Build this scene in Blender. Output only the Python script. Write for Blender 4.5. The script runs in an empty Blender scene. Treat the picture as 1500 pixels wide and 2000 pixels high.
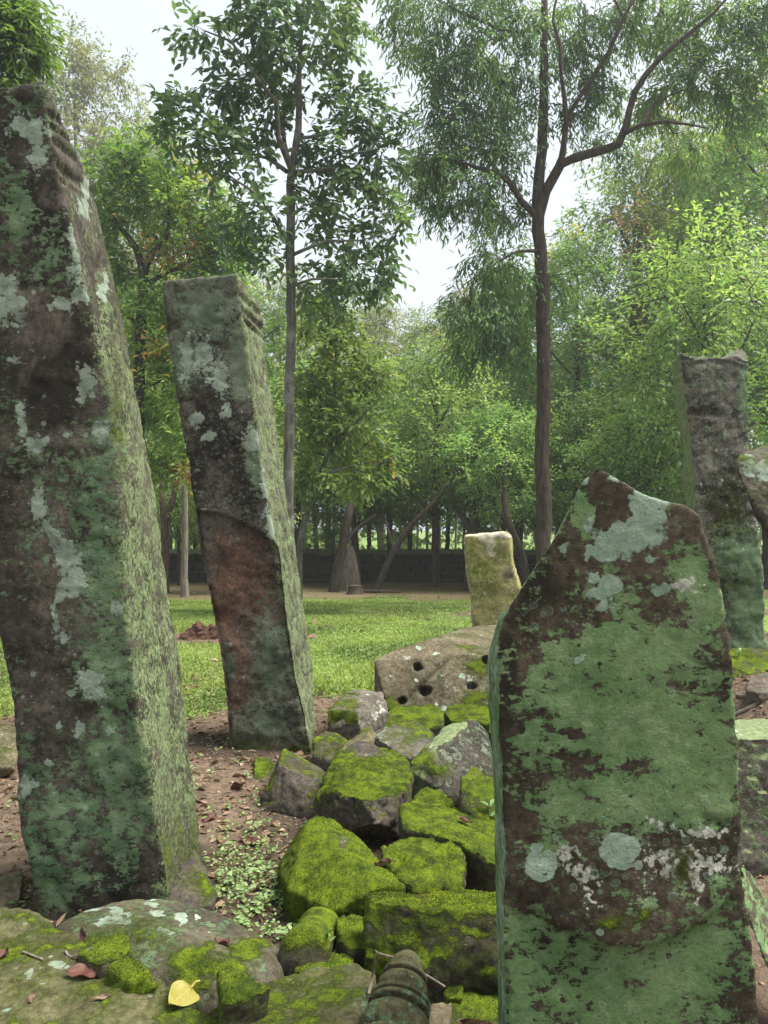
import bpy, bmesh, math, random
import numpy as np
from mathutils import Vector
R = math.radians
SC = bpy.context.scene
COL = SC.collection

# ------------------------------------------------------------------ camera, sky, sun, exposure
EYE = 1.30            # camera height above the trodden earth between the pillars
FPX = 1540.0          # focal length in photo pixels (photo 1500 x 2000)
cam_d = bpy.data.cameras.new("camera")
cam_d.lens = 36.0 * FPX / 2000.0
cam_d.sensor_width = 36.0
cam_d.clip_start = 0.05
cam_d.clip_end = 500.0
cam = bpy.data.objects.new("camera", cam_d)
cam.location = (0, 0, EYE)
cam.rotation_euler = (R(90), 0, 0)
COL.objects.link(cam)
SC.camera = cam

SUN_EL, SUN_AZ = 63.0, 92.0      # degrees; azimuth measured from +Y (ahead) towards +X
world = bpy.data.worlds.new("World")
SC.world = world
world.use_nodes = True
wn, wl = world.node_tree.nodes, world.node_tree.links
wn.clear()
sky = wn.new("ShaderNodeTexSky")
sky.sky_type = 'NISHITA'
sky.sun_disc = False
sky.sun_elevation = R(SUN_EL)
sky.sun_rotation = R(SUN_AZ)
sky.air_density = 1.0
sky.dust_density = 4.0
sky.ozone_density = 1.0
hs = wn.new("ShaderNodeHueSaturation")
hs.inputs['Saturation'].default_value = 0.30
cloudmix = wn.new("ShaderNodeMixRGB")       # thin even cloud over the sky
cloudmix.inputs['Fac'].default_value = 0.8
cloudmix.inputs['Color2'].default_value = (7.0, 7.7, 8.4, 1)
bg = wn.new("ShaderNodeBackground")
bg.inputs['Strength'].default_value = 0.050
wo = wn.new("ShaderNodeOutputWorld")
wl.new(sky.outputs[0], hs.inputs['Color'])
wl.new(hs.outputs[0], cloudmix.inputs['Color1'])
wl.new(cloudmix.outputs[0], bg.inputs['Color'])
wl.new(bg.outputs[0], wo.inputs['Surface'])

sun_d = bpy.data.lights.new("sun", 'SUN')
sun_d.energy = 3.6
sun_d.angle = R(30)
sun_d.color = (1.0, 0.96, 0.88)
sun = bpy.data.objects.new("sun", sun_d)
sd = Vector((math.sin(R(SUN_AZ)) * math.cos(R(SUN_EL)), math.cos(R(SUN_AZ)) * math.cos(R(SUN_EL)), math.sin(R(SUN_EL))))
sun.rotation_euler = sd.to_track_quat('Z', 'Y').to_euler()
sun.location = (3, 6, 20)
COL.objects.link(sun)

SC.view_settings.view_transform = 'Standard'
SC.view_settings.look = 'None'
SC.view_settings.exposure = 1.58
SC.view_settings.gamma = 1.0
HAZE = 0.0019          # density of the humid air
SC.cycles.max_bounces = 8
SC.cycles.volume_bounces = 0
SC.cycles.diffuse_bounces = 4
SC.cycles.transmission_bounces = 4
SC.cycles.use_denoising = True

# ------------------------------------------------------------------ helpers
def P(px, py, Y=None, z=None):
    """A photo pixel at a distance Y ahead, or at a height z, as a point of the place."""
    if Y is None:
        Y = (EYE - z) * FPX / (py - 1000.0)
    return ((px - 750.0) / FPX * Y, Y, EYE + (1000.0 - py) / FPX * Y)

def _hash(ix, iy, iz, seed):
    h = (ix.astype(np.int64) * 374761393 + iy.astype(np.int64) * 668265263 + iz.astype(np.int64) * 1440662683 + seed * 974711) & 0xffffffff
    h = ((h ^ (h >> 13)) * 1274126177) & 0xffffffff
    h = ((h ^ (h >> 16)) * 2246822519) & 0xffffffff
    return ((h ^ (h >> 15)) & 0xffffff) / float(0xffffff)

def vnoise(p, seed=0):
    i = np.floor(p).astype(np.int64)
    f = p - i
    u = f * f * f * (f * (f * 6 - 15) + 10)
    r = 0
    for dx in (0, 1):
        wx = u[:, 0] if dx else 1 - u[:, 0]
        for dy in (0, 1):
            wy = u[:, 1] if dy else 1 - u[:, 1]
            for dz in (0, 1):
                wz = u[:, 2] if dz else 1 - u[:, 2]
                r = r + wx * wy * wz * _hash(i[:, 0] + dx, i[:, 1] + dy, i[:, 2] + dz, seed)
    return r

def fbm(p, octs=4, seed=0, gain=0.5):
    a, s, t = 1.0, 0.0, 0.0
    q = np.array(p, dtype=float)
    for o in range(octs):
        s = s + a * vnoise(q, seed + o * 17)
        t += a
        a *= gain
        q = q * 2.03 + 11.7
    return s / t            # 0..1, mean .5

def sstep(a, b, x):
    t = np.clip((x - a) / (b - a), 0, 1)
    return t * t * (3 - 2 * t)

def tag(o, label=None, cat=None, group=None, kind=None):
    if label: o['label'] = label
    if cat: o['category'] = cat
    if group: o['group'] = group
    if kind: o['kind'] = kind
    return o

def mesh_np(name, verts, faces_flat, nper, mat=None, smooth=False, attrs=None):
    """verts (N,3); faces_flat (F, nper) index array -> mesh."""
    me = bpy.data.meshes.new(name)
    nv, nf = len(verts), len(faces_flat)
    me.vertices.add(nv)
    me.vertices.foreach_set('co', np.asarray(verts, dtype=np.float32).ravel())
    me.loops.add(nf * nper)
    me.loops.foreach_set('vertex_index', np.asarray(faces_flat, dtype=np.int32).ravel())
    me.polygons.add(nf)
    me.polygons.foreach_set('loop_start', np.arange(0, nf * nper, nper, dtype=np.int32))
    me.polygons.foreach_set('loop_total', np.full(nf, nper, dtype=np.int32))
    if smooth:
        me.polygons.foreach_set('use_smooth', np.ones(nf, dtype=bool))
    if attrs:
        for k, v in attrs.items():
            a = me.attributes.new(k, 'FLOAT', 'POINT')
            a.data.foreach_set('value', np.asarray(v, dtype=np.float32))
    me.update(calc_edges=True)
    me.validate()
    if mat: me.materials.append(mat)
    return me

def link(name, me, parent=None, loc=None):
    o = bpy.data.objects.new(name, me)
    COL.objects.link(o)
    if parent is not None: o.parent = parent
    if loc is not None: o.location = loc
    return o

def empty(name, loc):
    o = bpy.data.objects.new(name, None)
    o.location = loc
    o.empty_display_size = 0.2
    COL.objects.link(o)
    return o

# ------------------------------------------------------------------ node helpers
class NT:
    def __init__(self, name):
        self.mat = bpy.data.materials.new(name)
        self.mat.use_nodes = True
        self.n, self.l = self.mat.node_tree.nodes, self.mat.node_tree.links
        self.n.clear()
    def add(self, t, **kw):
        x = self.n.new(t)
        for k, v in kw.items(): setattr(x, k, v)
        return x
    def put(self, sock, v):
        if isinstance(v, bpy.types.NodeSocket): self.l.new(v, sock)
        else: sock.default_value = v
    def math(self, op, a, b=0.0, c=0.0, clamp=False):
        x = self.add("ShaderNodeMath", operation=op, use_clamp=clamp)
        for s, v in zip(x.inputs, (a, b, c)): self.put(s, v)
        return x.outputs[0]
    def attr(self, name):
        return self.add("ShaderNodeAttribute", attribute_name=name).outputs['Fac']
    def noise(self, vec, scale, detail=4, rough=0.55, dist=0.0):
        x = self.add("ShaderNodeTexNoise")
        self.put(x.inputs['Vector'], vec)
        x.inputs['Scale'].default_value = scale
        x.inputs['Detail'].default_value = detail
        x.inputs['Roughness'].default_value = rough
        x.inputs['Distortion'].default_value = dist
        return x.outputs['Fac']
    def voro(self, vec, scale, feature='F1', out='Distance', rnd=1.0):
        x = self.add("ShaderNodeTexVoronoi", feature=feature)
        self.put(x.inputs['Vector'], vec)
        x.inputs['Scale'].default_value = scale
        x.inputs['Randomness'].default_value = rnd
        return x.outputs[out]
    def step(self, v, a, b):
        x = self.add("ShaderNodeMapRange", interpolation_type='SMOOTHSTEP')
        self.put(x.inputs['Value'], v)
        x.inputs['From Min'].default_value = a
        x.inputs['From Max'].default_value = b
        return x.outputs[0]
    def mix(self, f, a, b, mode='MIX'):
        x = self.add("ShaderNodeMixRGB", blend_type=mode)
        self.put(x.inputs['Fac'], f)
        for s, v in ((x.inputs['Color1'], a), (x.inputs['Color2'], b)):
            self.put(s, v if isinstance(v, bpy.types.NodeSocket) else (v[0], v[1], v[2], 1))
        return x.outputs[0]
    def scaled(self, vec, s):
        x = self.add("ShaderNodeMapping")
        self.put(x.inputs['Vector'], vec)
        x.inputs['Scale'].default_value = s
        return x.outputs[0]
    def coords(self, spread=True):
        tc = self.add("ShaderNodeTexCoord")
        if not spread: return tc.outputs['Object']
        oi = self.add("ShaderNodeObjectInfo")
        m = self.math('MULTIPLY', oi.outputs['Random'], 57.0)
        v = self.add("ShaderNodeVectorMath", operation='ADD')
        self.put(v.inputs[0], tc.outputs['Object'])
        self.put(v.inputs[1], m)
        return v.outputs[0]
    def finish(self, color, rough=0.9, height=None, bump=0.5, dist=0.01, spec=0.3):
        b = self.add("ShaderNodeBsdfPrincipled")
        self.put(b.inputs['Base Color'], color)
        self.put(b.inputs['Roughness'], rough)
        b.inputs['Specular IOR Level'].default_value = spec
        if height is not None:
            bp = self.add("ShaderNodeBump")
            bp.inputs['Strength'].default_value = bump
            bp.inputs['Distance'].default_value = dist
            self.put(bp.inputs['Height'], height)
            self.l.new(bp.outputs[0], b.inputs['Normal'])
        o = self.add("ShaderNodeOutputMaterial")
        self.l.new(b.outputs[0], o.inputs['Surface'])
        return self.mat

def rock_material(name, base_a, base_b, dark=(0.022, 0.019, 0.015), green_a=(0.070, 0.125, 0.060), green_b=(0.125, 0.190, 0.095),
                  pale_a=(0.20, 0.26, 0.20), pale_b=(0.36, 0.42, 0.34), warm=(0.125, 0.070, 0.046),
                  spk_a=(0.110, 0.148, 0.066), spk_b=(0.195, 0.235, 0.118), film=(0.060, 0.072, 0.016), fleck=.5, grain=1.0):
    t = NT(name)
    c = t.coords()
    n1 = t.noise(c, 5.0, 5, 0.6)
    n2 = t.noise(c, 38.0, 5, 0.65)
    n3 = t.noise(c, 170.0, 3, 0.6)
    nf = t.noise(c, 13.0, 9, 0.74, 0.25)                 # the ragged edge of every patch
    nfine = t.noise(c, 55.0, 6, 0.75)
    nfl = t.noise(t.scaled(c, (1.0, 1.0, 1.9)), 30.0, 7, .72, .5)   # flat-lying flecks
    n4_ = t.noise(c, 8.0, 6, .7, .8)
    lob = t.voro(c, 42.0)                                # lobed lichen margins
    lob2 = t.voro(c, 95.0)
    def sig(n, k): return t.math('MULTIPLY', t.math('SUBTRACT', n, .5), k)
    col = t.mix(t.step(n1, 0.36, 0.64), base_a, base_b)
    wx = t.math('ADD', t.attr('warm'), sig(nf, 1.6))
    col = t.mix(t.step(wx, .25, .85), col, warm)
    mott = t.add("ShaderNodeMapRange")
    t.put(mott.inputs['Value'], nfine)
    mott.inputs['From Min'].default_value = 0.32; mott.inputs['From Max'].default_value = 0.68
    mott.inputs['To Min'].default_value = 0.38; mott.inputs['To Max'].default_value = 1.65
    col = t.mix(1.0, col, mott.outputs[0], 'MULTIPLY')
    dx = t.math('ADD', t.attr('dark'), sig(nf, 1.7))
    col = t.mix(t.step(dx, .30, .72), col, dark)
    # green dust of algae: lacy, with dark flecks left open
    gx_ = t.math('ADD', t.math('ADD', t.attr('green'), sig(nf, 1.9)), t.math('ADD', sig(nfl, 2.0), sig(nfine, 1.5)))
    gm = t.step(gx_, .43, .57)
    gcol = t.mix(t.step(t.math('ADD', t.math('MULTIPLY', n1, .6), t.math('MULTIPLY', nf, .4)), .38, .62), green_a, green_b)
    gcol = t.mix(t.math('MULTIPLY', t.step(nfine, .45, .62), .40), gcol, tuple(x * .55 for x in green_a))
    gcol = t.mix(t.math('MULTIPLY', t.step(t.math('ADD', nf, sig(n3, .35)), .50, .64), .45), gcol, tuple(x * k for x, k in zip(green_b, (1.55, 1.25, 1.65))))
    gcol = t.mix(t.math('MULTIPLY', t.step(n4_, .52, .70), .45), gcol, tuple(x * .62 for x in green_a))
    col = t.mix(t.math('MULTIPLY', gm, .92), col, gcol)
    # speckled crust drawn out down the face
    ns = t.noise(t.scaled(c, (1.0, 1.0, 0.62)), 120.0, 6, .72, .2)
    sx = t.math('ADD', t.math('ADD', t.attr('spk'), sig(ns, 1.9)), sig(nf, 1.7))
    sm = t.step(sx, .42, .58)
    scol = t.mix(t.step(nfine, .38, .62), spk_a, spk_b)
    col = t.mix(t.math('MULTIPLY', sm, .95), col, scol)
    # small rosettes of several sizes where 'ring' is high
    rm = None
    for sc_, off in ((26.0, 0.0), (52.0, .1)):
        v = t.add("ShaderNodeTexVoronoi", feature='F1'); t.put(v.inputs['Vector'], c); v.inputs['Scale'].default_value = sc_
        sp = t.add("ShaderNodeSeparateColor"); t.l.new(v.outputs['Color'], sp.inputs[0])
        r0 = t.math('ADD', .10, t.math('MULTIPLY', sp.outputs[0], .30))
        dd = t.math('ADD', v.outputs['Distance'], sig(nfine, .30))
        e = t.math('SUBTRACT', 1.0, t.math('MULTIPLY', t.math('ABSOLUTE', t.math('SUBTRACT', dd, r0)), 13.0), clamp=True)
        inside = t.math('MULTIPLY', t.math('LESS_THAN', dd, r0), .35)
        e = t.math('MULTIPLY', t.math('MAXIMUM', e, inside), t.step(t.math('ADD', t.attr('ring'), t.math('ADD', sig(sp.outputs[1], .9), sig(nf, 1.2))), .35, .75))
        rm = e if rm is None else t.math('MAXIMUM', rm, e)
    col = t.mix(t.math('MULTIPLY', rm, .62), col, pale_a)
    # thick pale crusts with lobed margins
    px_ = t.math('ADD', t.math('ADD', t.attr('pale'), sig(nf, .95)), t.math('ADD', t.math('MULTIPLY', t.math('SUBTRACT', .40, lob), .34), t.math('MULTIPLY', t.math('SUBTRACT', .4, lob2), .24)))
    pm = t.step(px_, .43, .57)
    pcol = t.mix(t.step(nf, .36, .64), pale_a, pale_b)
    pcol = t.mix(t.math('MULTIPLY', t.step(nfine, .50, .68), .45), pcol, tuple(x * .5 for x in pale_a))
    col = t.mix(t.math('MULTIPLY', pm, .94), col, pcol)
    qx = t.math('ADD', t.math('ADD', t.attr('white'), sig(nf, 1.3)), t.math('ADD', t.math('MULTIPLY', t.math('SUBTRACT', .34, lob2), .45), sig(nfine, 1.3)))
    wm = t.step(qx, .46, .60)
    col = t.mix(t.math('MULTIPLY', wm, .9), col, t.mix(t.step(nfine, .36, .64), (0.20, 0.21, 0.17), (0.46, 0.47, 0.39)))
    # stray pale dots
    fv = t.add("ShaderNodeTexVoronoi", feature='F1'); t.put(fv.inputs['Vector'], c); fv.inputs['Scale'].default_value = 30.0
    fs = t.add("ShaderNodeSeparateColor"); t.l.new(fv.outputs['Color'], fs.inputs[0])
    fr_ = t.math('MULTIPLY', t.math('POWER', fs.outputs[0], 5.0), .30)
    fm = t.math('LESS_THAN', t.math('ADD', fv.outputs['Distance'], sig(nfine, .22)), fr_)
    fm = t.math('MULTIPLY', fm, t.step(n1, .42, .58))
    col = t.mix(t.math('MULTIPLY', fm, fleck), col, pale_b)
    # moss: a thin film first, then cushions
    mx = t.math('ADD', t.math('ADD', t.attr('moss'), sig(nf, 1.2)), sig(n2, .5))
    fmk = t.step(mx, .12, .46)
    col = t.mix(t.math('MULTIPLY', fmk, .72), col, t.mix(t.step(nfine, .36, .64), tuple(x * .5 for x in film), film))
    mm = t.step(mx, .40, .60)
    mcol = t.mix(t.step(nf, .36, .64), (0.026, 0.044, 0.005), (0.130, 0.180, 0.009))
    mcol = t.mix(t.math('MULTIPLY', t.step(n1, .56, .70), .5), mcol, (0.062, 0.052, 0.018))
    mcol = t.mix(t.math('MULTIPLY', t.step(n3, .42, .68), .6), mcol, (0.030, 0.042, 0.006))
    col = t.mix(mm, col, mcol)
    h = t.math('ADD', t.math('MULTIPLY', nfine, 0.75), t.math('MULTIPLY', n3, 0.30))
    h = t.math('ADD', h, t.math('MULTIPLY', nf, .25))
    h = t.math('ADD', h, t.math('MULTIPLY', pm, 0.30))
    h = t.math('ADD', h, t.math('MULTIPLY', sm, 0.22))
    h = t.math('ADD', h, t.math('MULTIPLY', gm, 0.12))
    h = t.math('ADD', h, t.math('MULTIPLY', rm, 0.30))
    h = t.math('ADD', h, t.math('MULTIPLY', t.math('MULTIPLY', mm, t.math('ADD', n3, nfine)), 0.9))
    return t.finish(col, 0.93, h, 0.9 * grain, 0.007, 0.15)

def leaf_material(name, cols, rough=0.5, trans=0.35, spec=0.35, hue_rand=0.0):
    """cols: three colours (young, middle, dark), picked leaf by leaf."""
    t = NT(name)
    v = t.attr('var')
    oi = t.add("ShaderNodeObjectInfo")
    a = t.mix(t.step(v, 0.0, 0.5), cols[2], cols[1])
    a = t.mix(t.step(v, 0.55, 1.0), a, cols[0])
    if len(cols) > 3:
        a = t.mix(t.step(t.attr('odd'), .5, .6), a, cols[3])
    if hue_rand:
        h = t.add("ShaderNodeHueSaturation")
        r = t.math('MULTIPLY', t.math('SUBTRACT', oi.outputs['Random'], .5), hue_rand)
        t.put(h.inputs['Hue'], t.math('ADD', .5, r))
        t.put(h.inputs['Value'], t.math('ADD', 1.0, t.math('MULTIPLY', r, 6.0)))
        t.put(h.inputs['Color'], a)
        a = h.outputs[0]
    b = t.add("ShaderNodeBsdfPrincipled")
    t.put(b.inputs['Base Color'], a)
    b.inputs['Roughness'].default_value = rough
    b.inputs['Specular IOR Level'].default_value = spec
    tr = t.add("ShaderNodeBsdfTranslucent")
    t.put(tr.inputs['Color'], t.mix(1.0, a, (1.25, 1.35, 0.7), 'MULTIPLY'))
    m = t.add("ShaderNodeMixShader")
    m.inputs[0].default_value = trans
    t.l.new(b.outputs[0], m.inputs[1]); t.l.new(tr.outputs[0], m.inputs[2])
    o = t.add("ShaderNodeOutputMaterial")
    t.l.new(m.outputs[0], o.inputs['Surface'])
    return t.mat

def bark_material(name, a, b, patch=None):
    t = NT(name)
    c = t.coords()
    s = t.scaled(c, (1.0, 1.0, 0.18))
    n = t.noise(s, 26.0, 5, .65, .3)
    n2 = t.noise(c, 3.5, 4, .6)
    n3 = t.noise(c, 70.0, 3, .6)
    col = t.mix(t.step(n, .35, .65), a, b)
    col = t.mix(t.math('MULTIPLY', t.step(n3, .4, .7), .4), col, tuple(x * .5 for x in a))
    if patch: col = t.mix(t.step(n2, .5, .62), col, patch)
    return t.finish(col, .9, t.math('ADD', n, t.math('MULTIPLY', n3, .4)), .8, .02, .2)

M = {}
M['rock'] = rock_material("mossy_sandstone", (0.048, 0.041, 0.029), (0.098, 0.084, 0.060))
M['rock_brown'] = rock_material("brown_sandstone", (0.052, 0.043, 0.030), (0.102, 0.086, 0.062))
M['post_green'] = rock_material("dark_green_stained_sandstone", (0.040, 0.034, 0.027), (0.090, 0.077, 0.062), pale_a=(0.165, 0.210, 0.160), pale_b=(0.275, 0.325, 0.255))
M['rock_dark'] = rock_material("dark_weathered_sandstone", (0.040, 0.034, 0.027), (0.090, 0.077, 0.062), pale_a=(0.165, 0.210, 0.160), pale_b=(0.275, 0.325, 0.255), green_a=(0.070, 0.098, 0.060), green_b=(0.125, 0.155, 0.100))
M['rock_purple'] = rock_material("purplish_sandstone", (0.070, 0.062, 0.049), (0.128, 0.115, 0.093), fleck=.8)
M['rock_tan'] = rock_material("tan_sandstone", (0.080, 0.067, 0.041), (0.135, 0.115, 0.073), warm=(0.17, 0.10, 0.06), dark=(.05, .042, .030), fleck=.7)
M['rock_olive'] = rock_material("olive_sandstone", (0.046, 0.043, 0.022), (0.092, 0.086, 0.044), fleck=.4)
M['front'] = rock_material("green_lichen_sandstone", (0.034, 0.028, 0.019), (0.072, 0.058, 0.040), dark=(0.020, 0.017, 0.012),
                           green_a=(0.092, 0.168, 0.064), green_b=(0.140, 0.222, 0.092), pale_a=(0.175, 0.25, 0.175), pale_b=(0.26, 0.33, 0.25), fleck=.3)
M['slab_yellow'] = rock_material("yellow_green_sandstone", (0.19, 0.165, 0.075), (0.245, 0.225, 0.10), pale_a=(0.40, 0.36, 0.28), pale_b=(0.52, 0.47, 0.38), dark=(.10, .085, .055), film=(.17, .18, .045))
M['moss'] = leaf_material("moss_blades", [(0.205, 0.250, 0.010), (0.098, 0.140, 0.007), (0.028, 0.046, 0.006), (0.080, 0.066, 0.020)], .85, .12, .05)

# ------------------------------------------------------------------ stones
def smooth_np(co, e, it, f=0.5):
    n = len(co)
    i, j = e[:, 0], e[:, 1]
    deg = np.maximum(np.bincount(i, minlength=n) + np.bincount(j, minlength=n), 1)
    for _ in range(it):
        s = np.empty_like(co)
        for k in range(3):
            s[:, k] = np.bincount(i, co[j, k], n) + np.bincount(j, co[i, k], n)
        co = co + f * (s / deg[:, None] - co)
    return co

def remesh(bm, vox):
    me = bpy.data.meshes.new("tmp")
    bm.normal_update()
    bm.to_mesh(me); bm.free()
    o = bpy.data.objects.new("tmp", me)
    COL.objects.link(o)
    md = o.modifiers.new("r", 'REMESH')
    md.mode = 'VOXEL'; md.voxel_size = vox; md.adaptivity = 0.0
    dg = bpy.context.evaluated_depsgraph_get()
    out = bpy.data.meshes.new_from_object(o.evaluated_get(dg))
    bpy.data.objects.remove(o); bpy.data.meshes.remove(me)
    return out

def hull_into(bm, pts, rng, cuts=0, cutsize=.05):
    b = bmesh.new()
    for p in pts: b.verts.new(p)
    r = bmesh.ops.convex_hull(b, input=b.verts)
    junk = [g for g in r['geom_interior'] + r['geom_unused'] if isinstance(g, bmesh.types.BMVert) and g.is_valid]
    if junk: bmesh.ops.delete(b, geom=list(set(junk)), context='VERTS')
    # knock a few corners off
    cen = Vector((0, 0, 0))
    for v in b.verts: cen += v.co
    cen /= len(b.verts)
    vs = [v.co.copy() for v in b.verts]
    for _ in range(cuts):
        c = rng.choice(vs)
        d = (c - cen).normalized()
        d = (d + Vector((rng.uniform(-.5, .5), rng.uniform(-.5, .5), rng.uniform(-.5, .5)))).normalized()
        co = c - d * cutsize * rng.uniform(.25, 1.0)
        g = bmesh.ops.bisect_plane(b, geom=b.verts[:] + b.edges[:] + b.faces[:], plane_co=co, plane_no=d, clear_outer=True)
        ed = [x for x in b.edges if x.is_boundary]
        if ed: bmesh.ops.holes_fill(b, edges=ed, sides=0)
    bmesh.ops.recalc_face_normals(b, faces=b.faces)
    t = bpy.data.meshes.new("t"); b.to_mesh(t); b.free()
    bm.from_mesh(t); bpy.data.meshes.remove(t)

def prism_into(bm, front, back):
    f = [bm.verts.new(p) for p in front]
    k = [bm.verts.new(p) for p in back]
    n = len(f)
    fs = [bm.faces.new(f), bm.faces.new(k[::-1])]
    for i in range(n): fs.append(bm.faces.new((f[i], k[i], k[(i + 1) % n], f[(i + 1) % n])))
    bmesh.ops.recalc_face_normals(bm, faces=fs)
    bmesh.ops.triangulate(bm, faces=fs)

def loft_into(bm, rings):
    vs = [[bm.verts.new(p) for p in r] for r in rings]
    n = len(rings[0]); fs = []
    for a, b in zip(vs, vs[1:]):
        for i in range(n): fs.append(bm.faces.new((a[i], a[(i + 1) % n], b[(i + 1) % n], b[i])))
    fs.append(bm.faces.new(vs[0][::-1])); fs.append(bm.faces.new(vs[-1]))
    bmesh.ops.recalc_face_normals(bm, faces=fs)
    bmesh.ops.triangulate(bm, faces=fs)

def to_px(co):
    Y = np.maximum(co[:, 1], .05)
    return 750 + co[:, 0] / Y * FPX, 1000 - (co[:, 2] - EYE) / Y * FPX

def to_pxw(co, a=.020):
    # the same, with the outlines of patches wandering by a centimetre or two
    px, py = to_px(co)
    k = FPX / np.maximum(co[:, 1], .05)
    w = lambda f, sd, g: (fbm(co * f + sd, 3, sd) - .5) * 2 * g * k
    return px + w(11, 3, a * 1.5) + w(36, 4, a * .7), py + w(11, 6, a * 1.5) + w(36, 7, a * .7)

def blobs(px, py, lst, soft=.5):
    """largest of the soft ellipses (cx, cy, rx, ry) at each point; .5 on an outline"""
    m = np.zeros(len(px))
    for cx, cy, rx, ry in lst:
        d = np.sqrt(((px - cx) / rx) ** 2 + ((py - cy) / ry) ** 2)
        m = np.maximum(m, np.clip(.5 + (1 - d) * soft, 0, 1))
    return m

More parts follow.
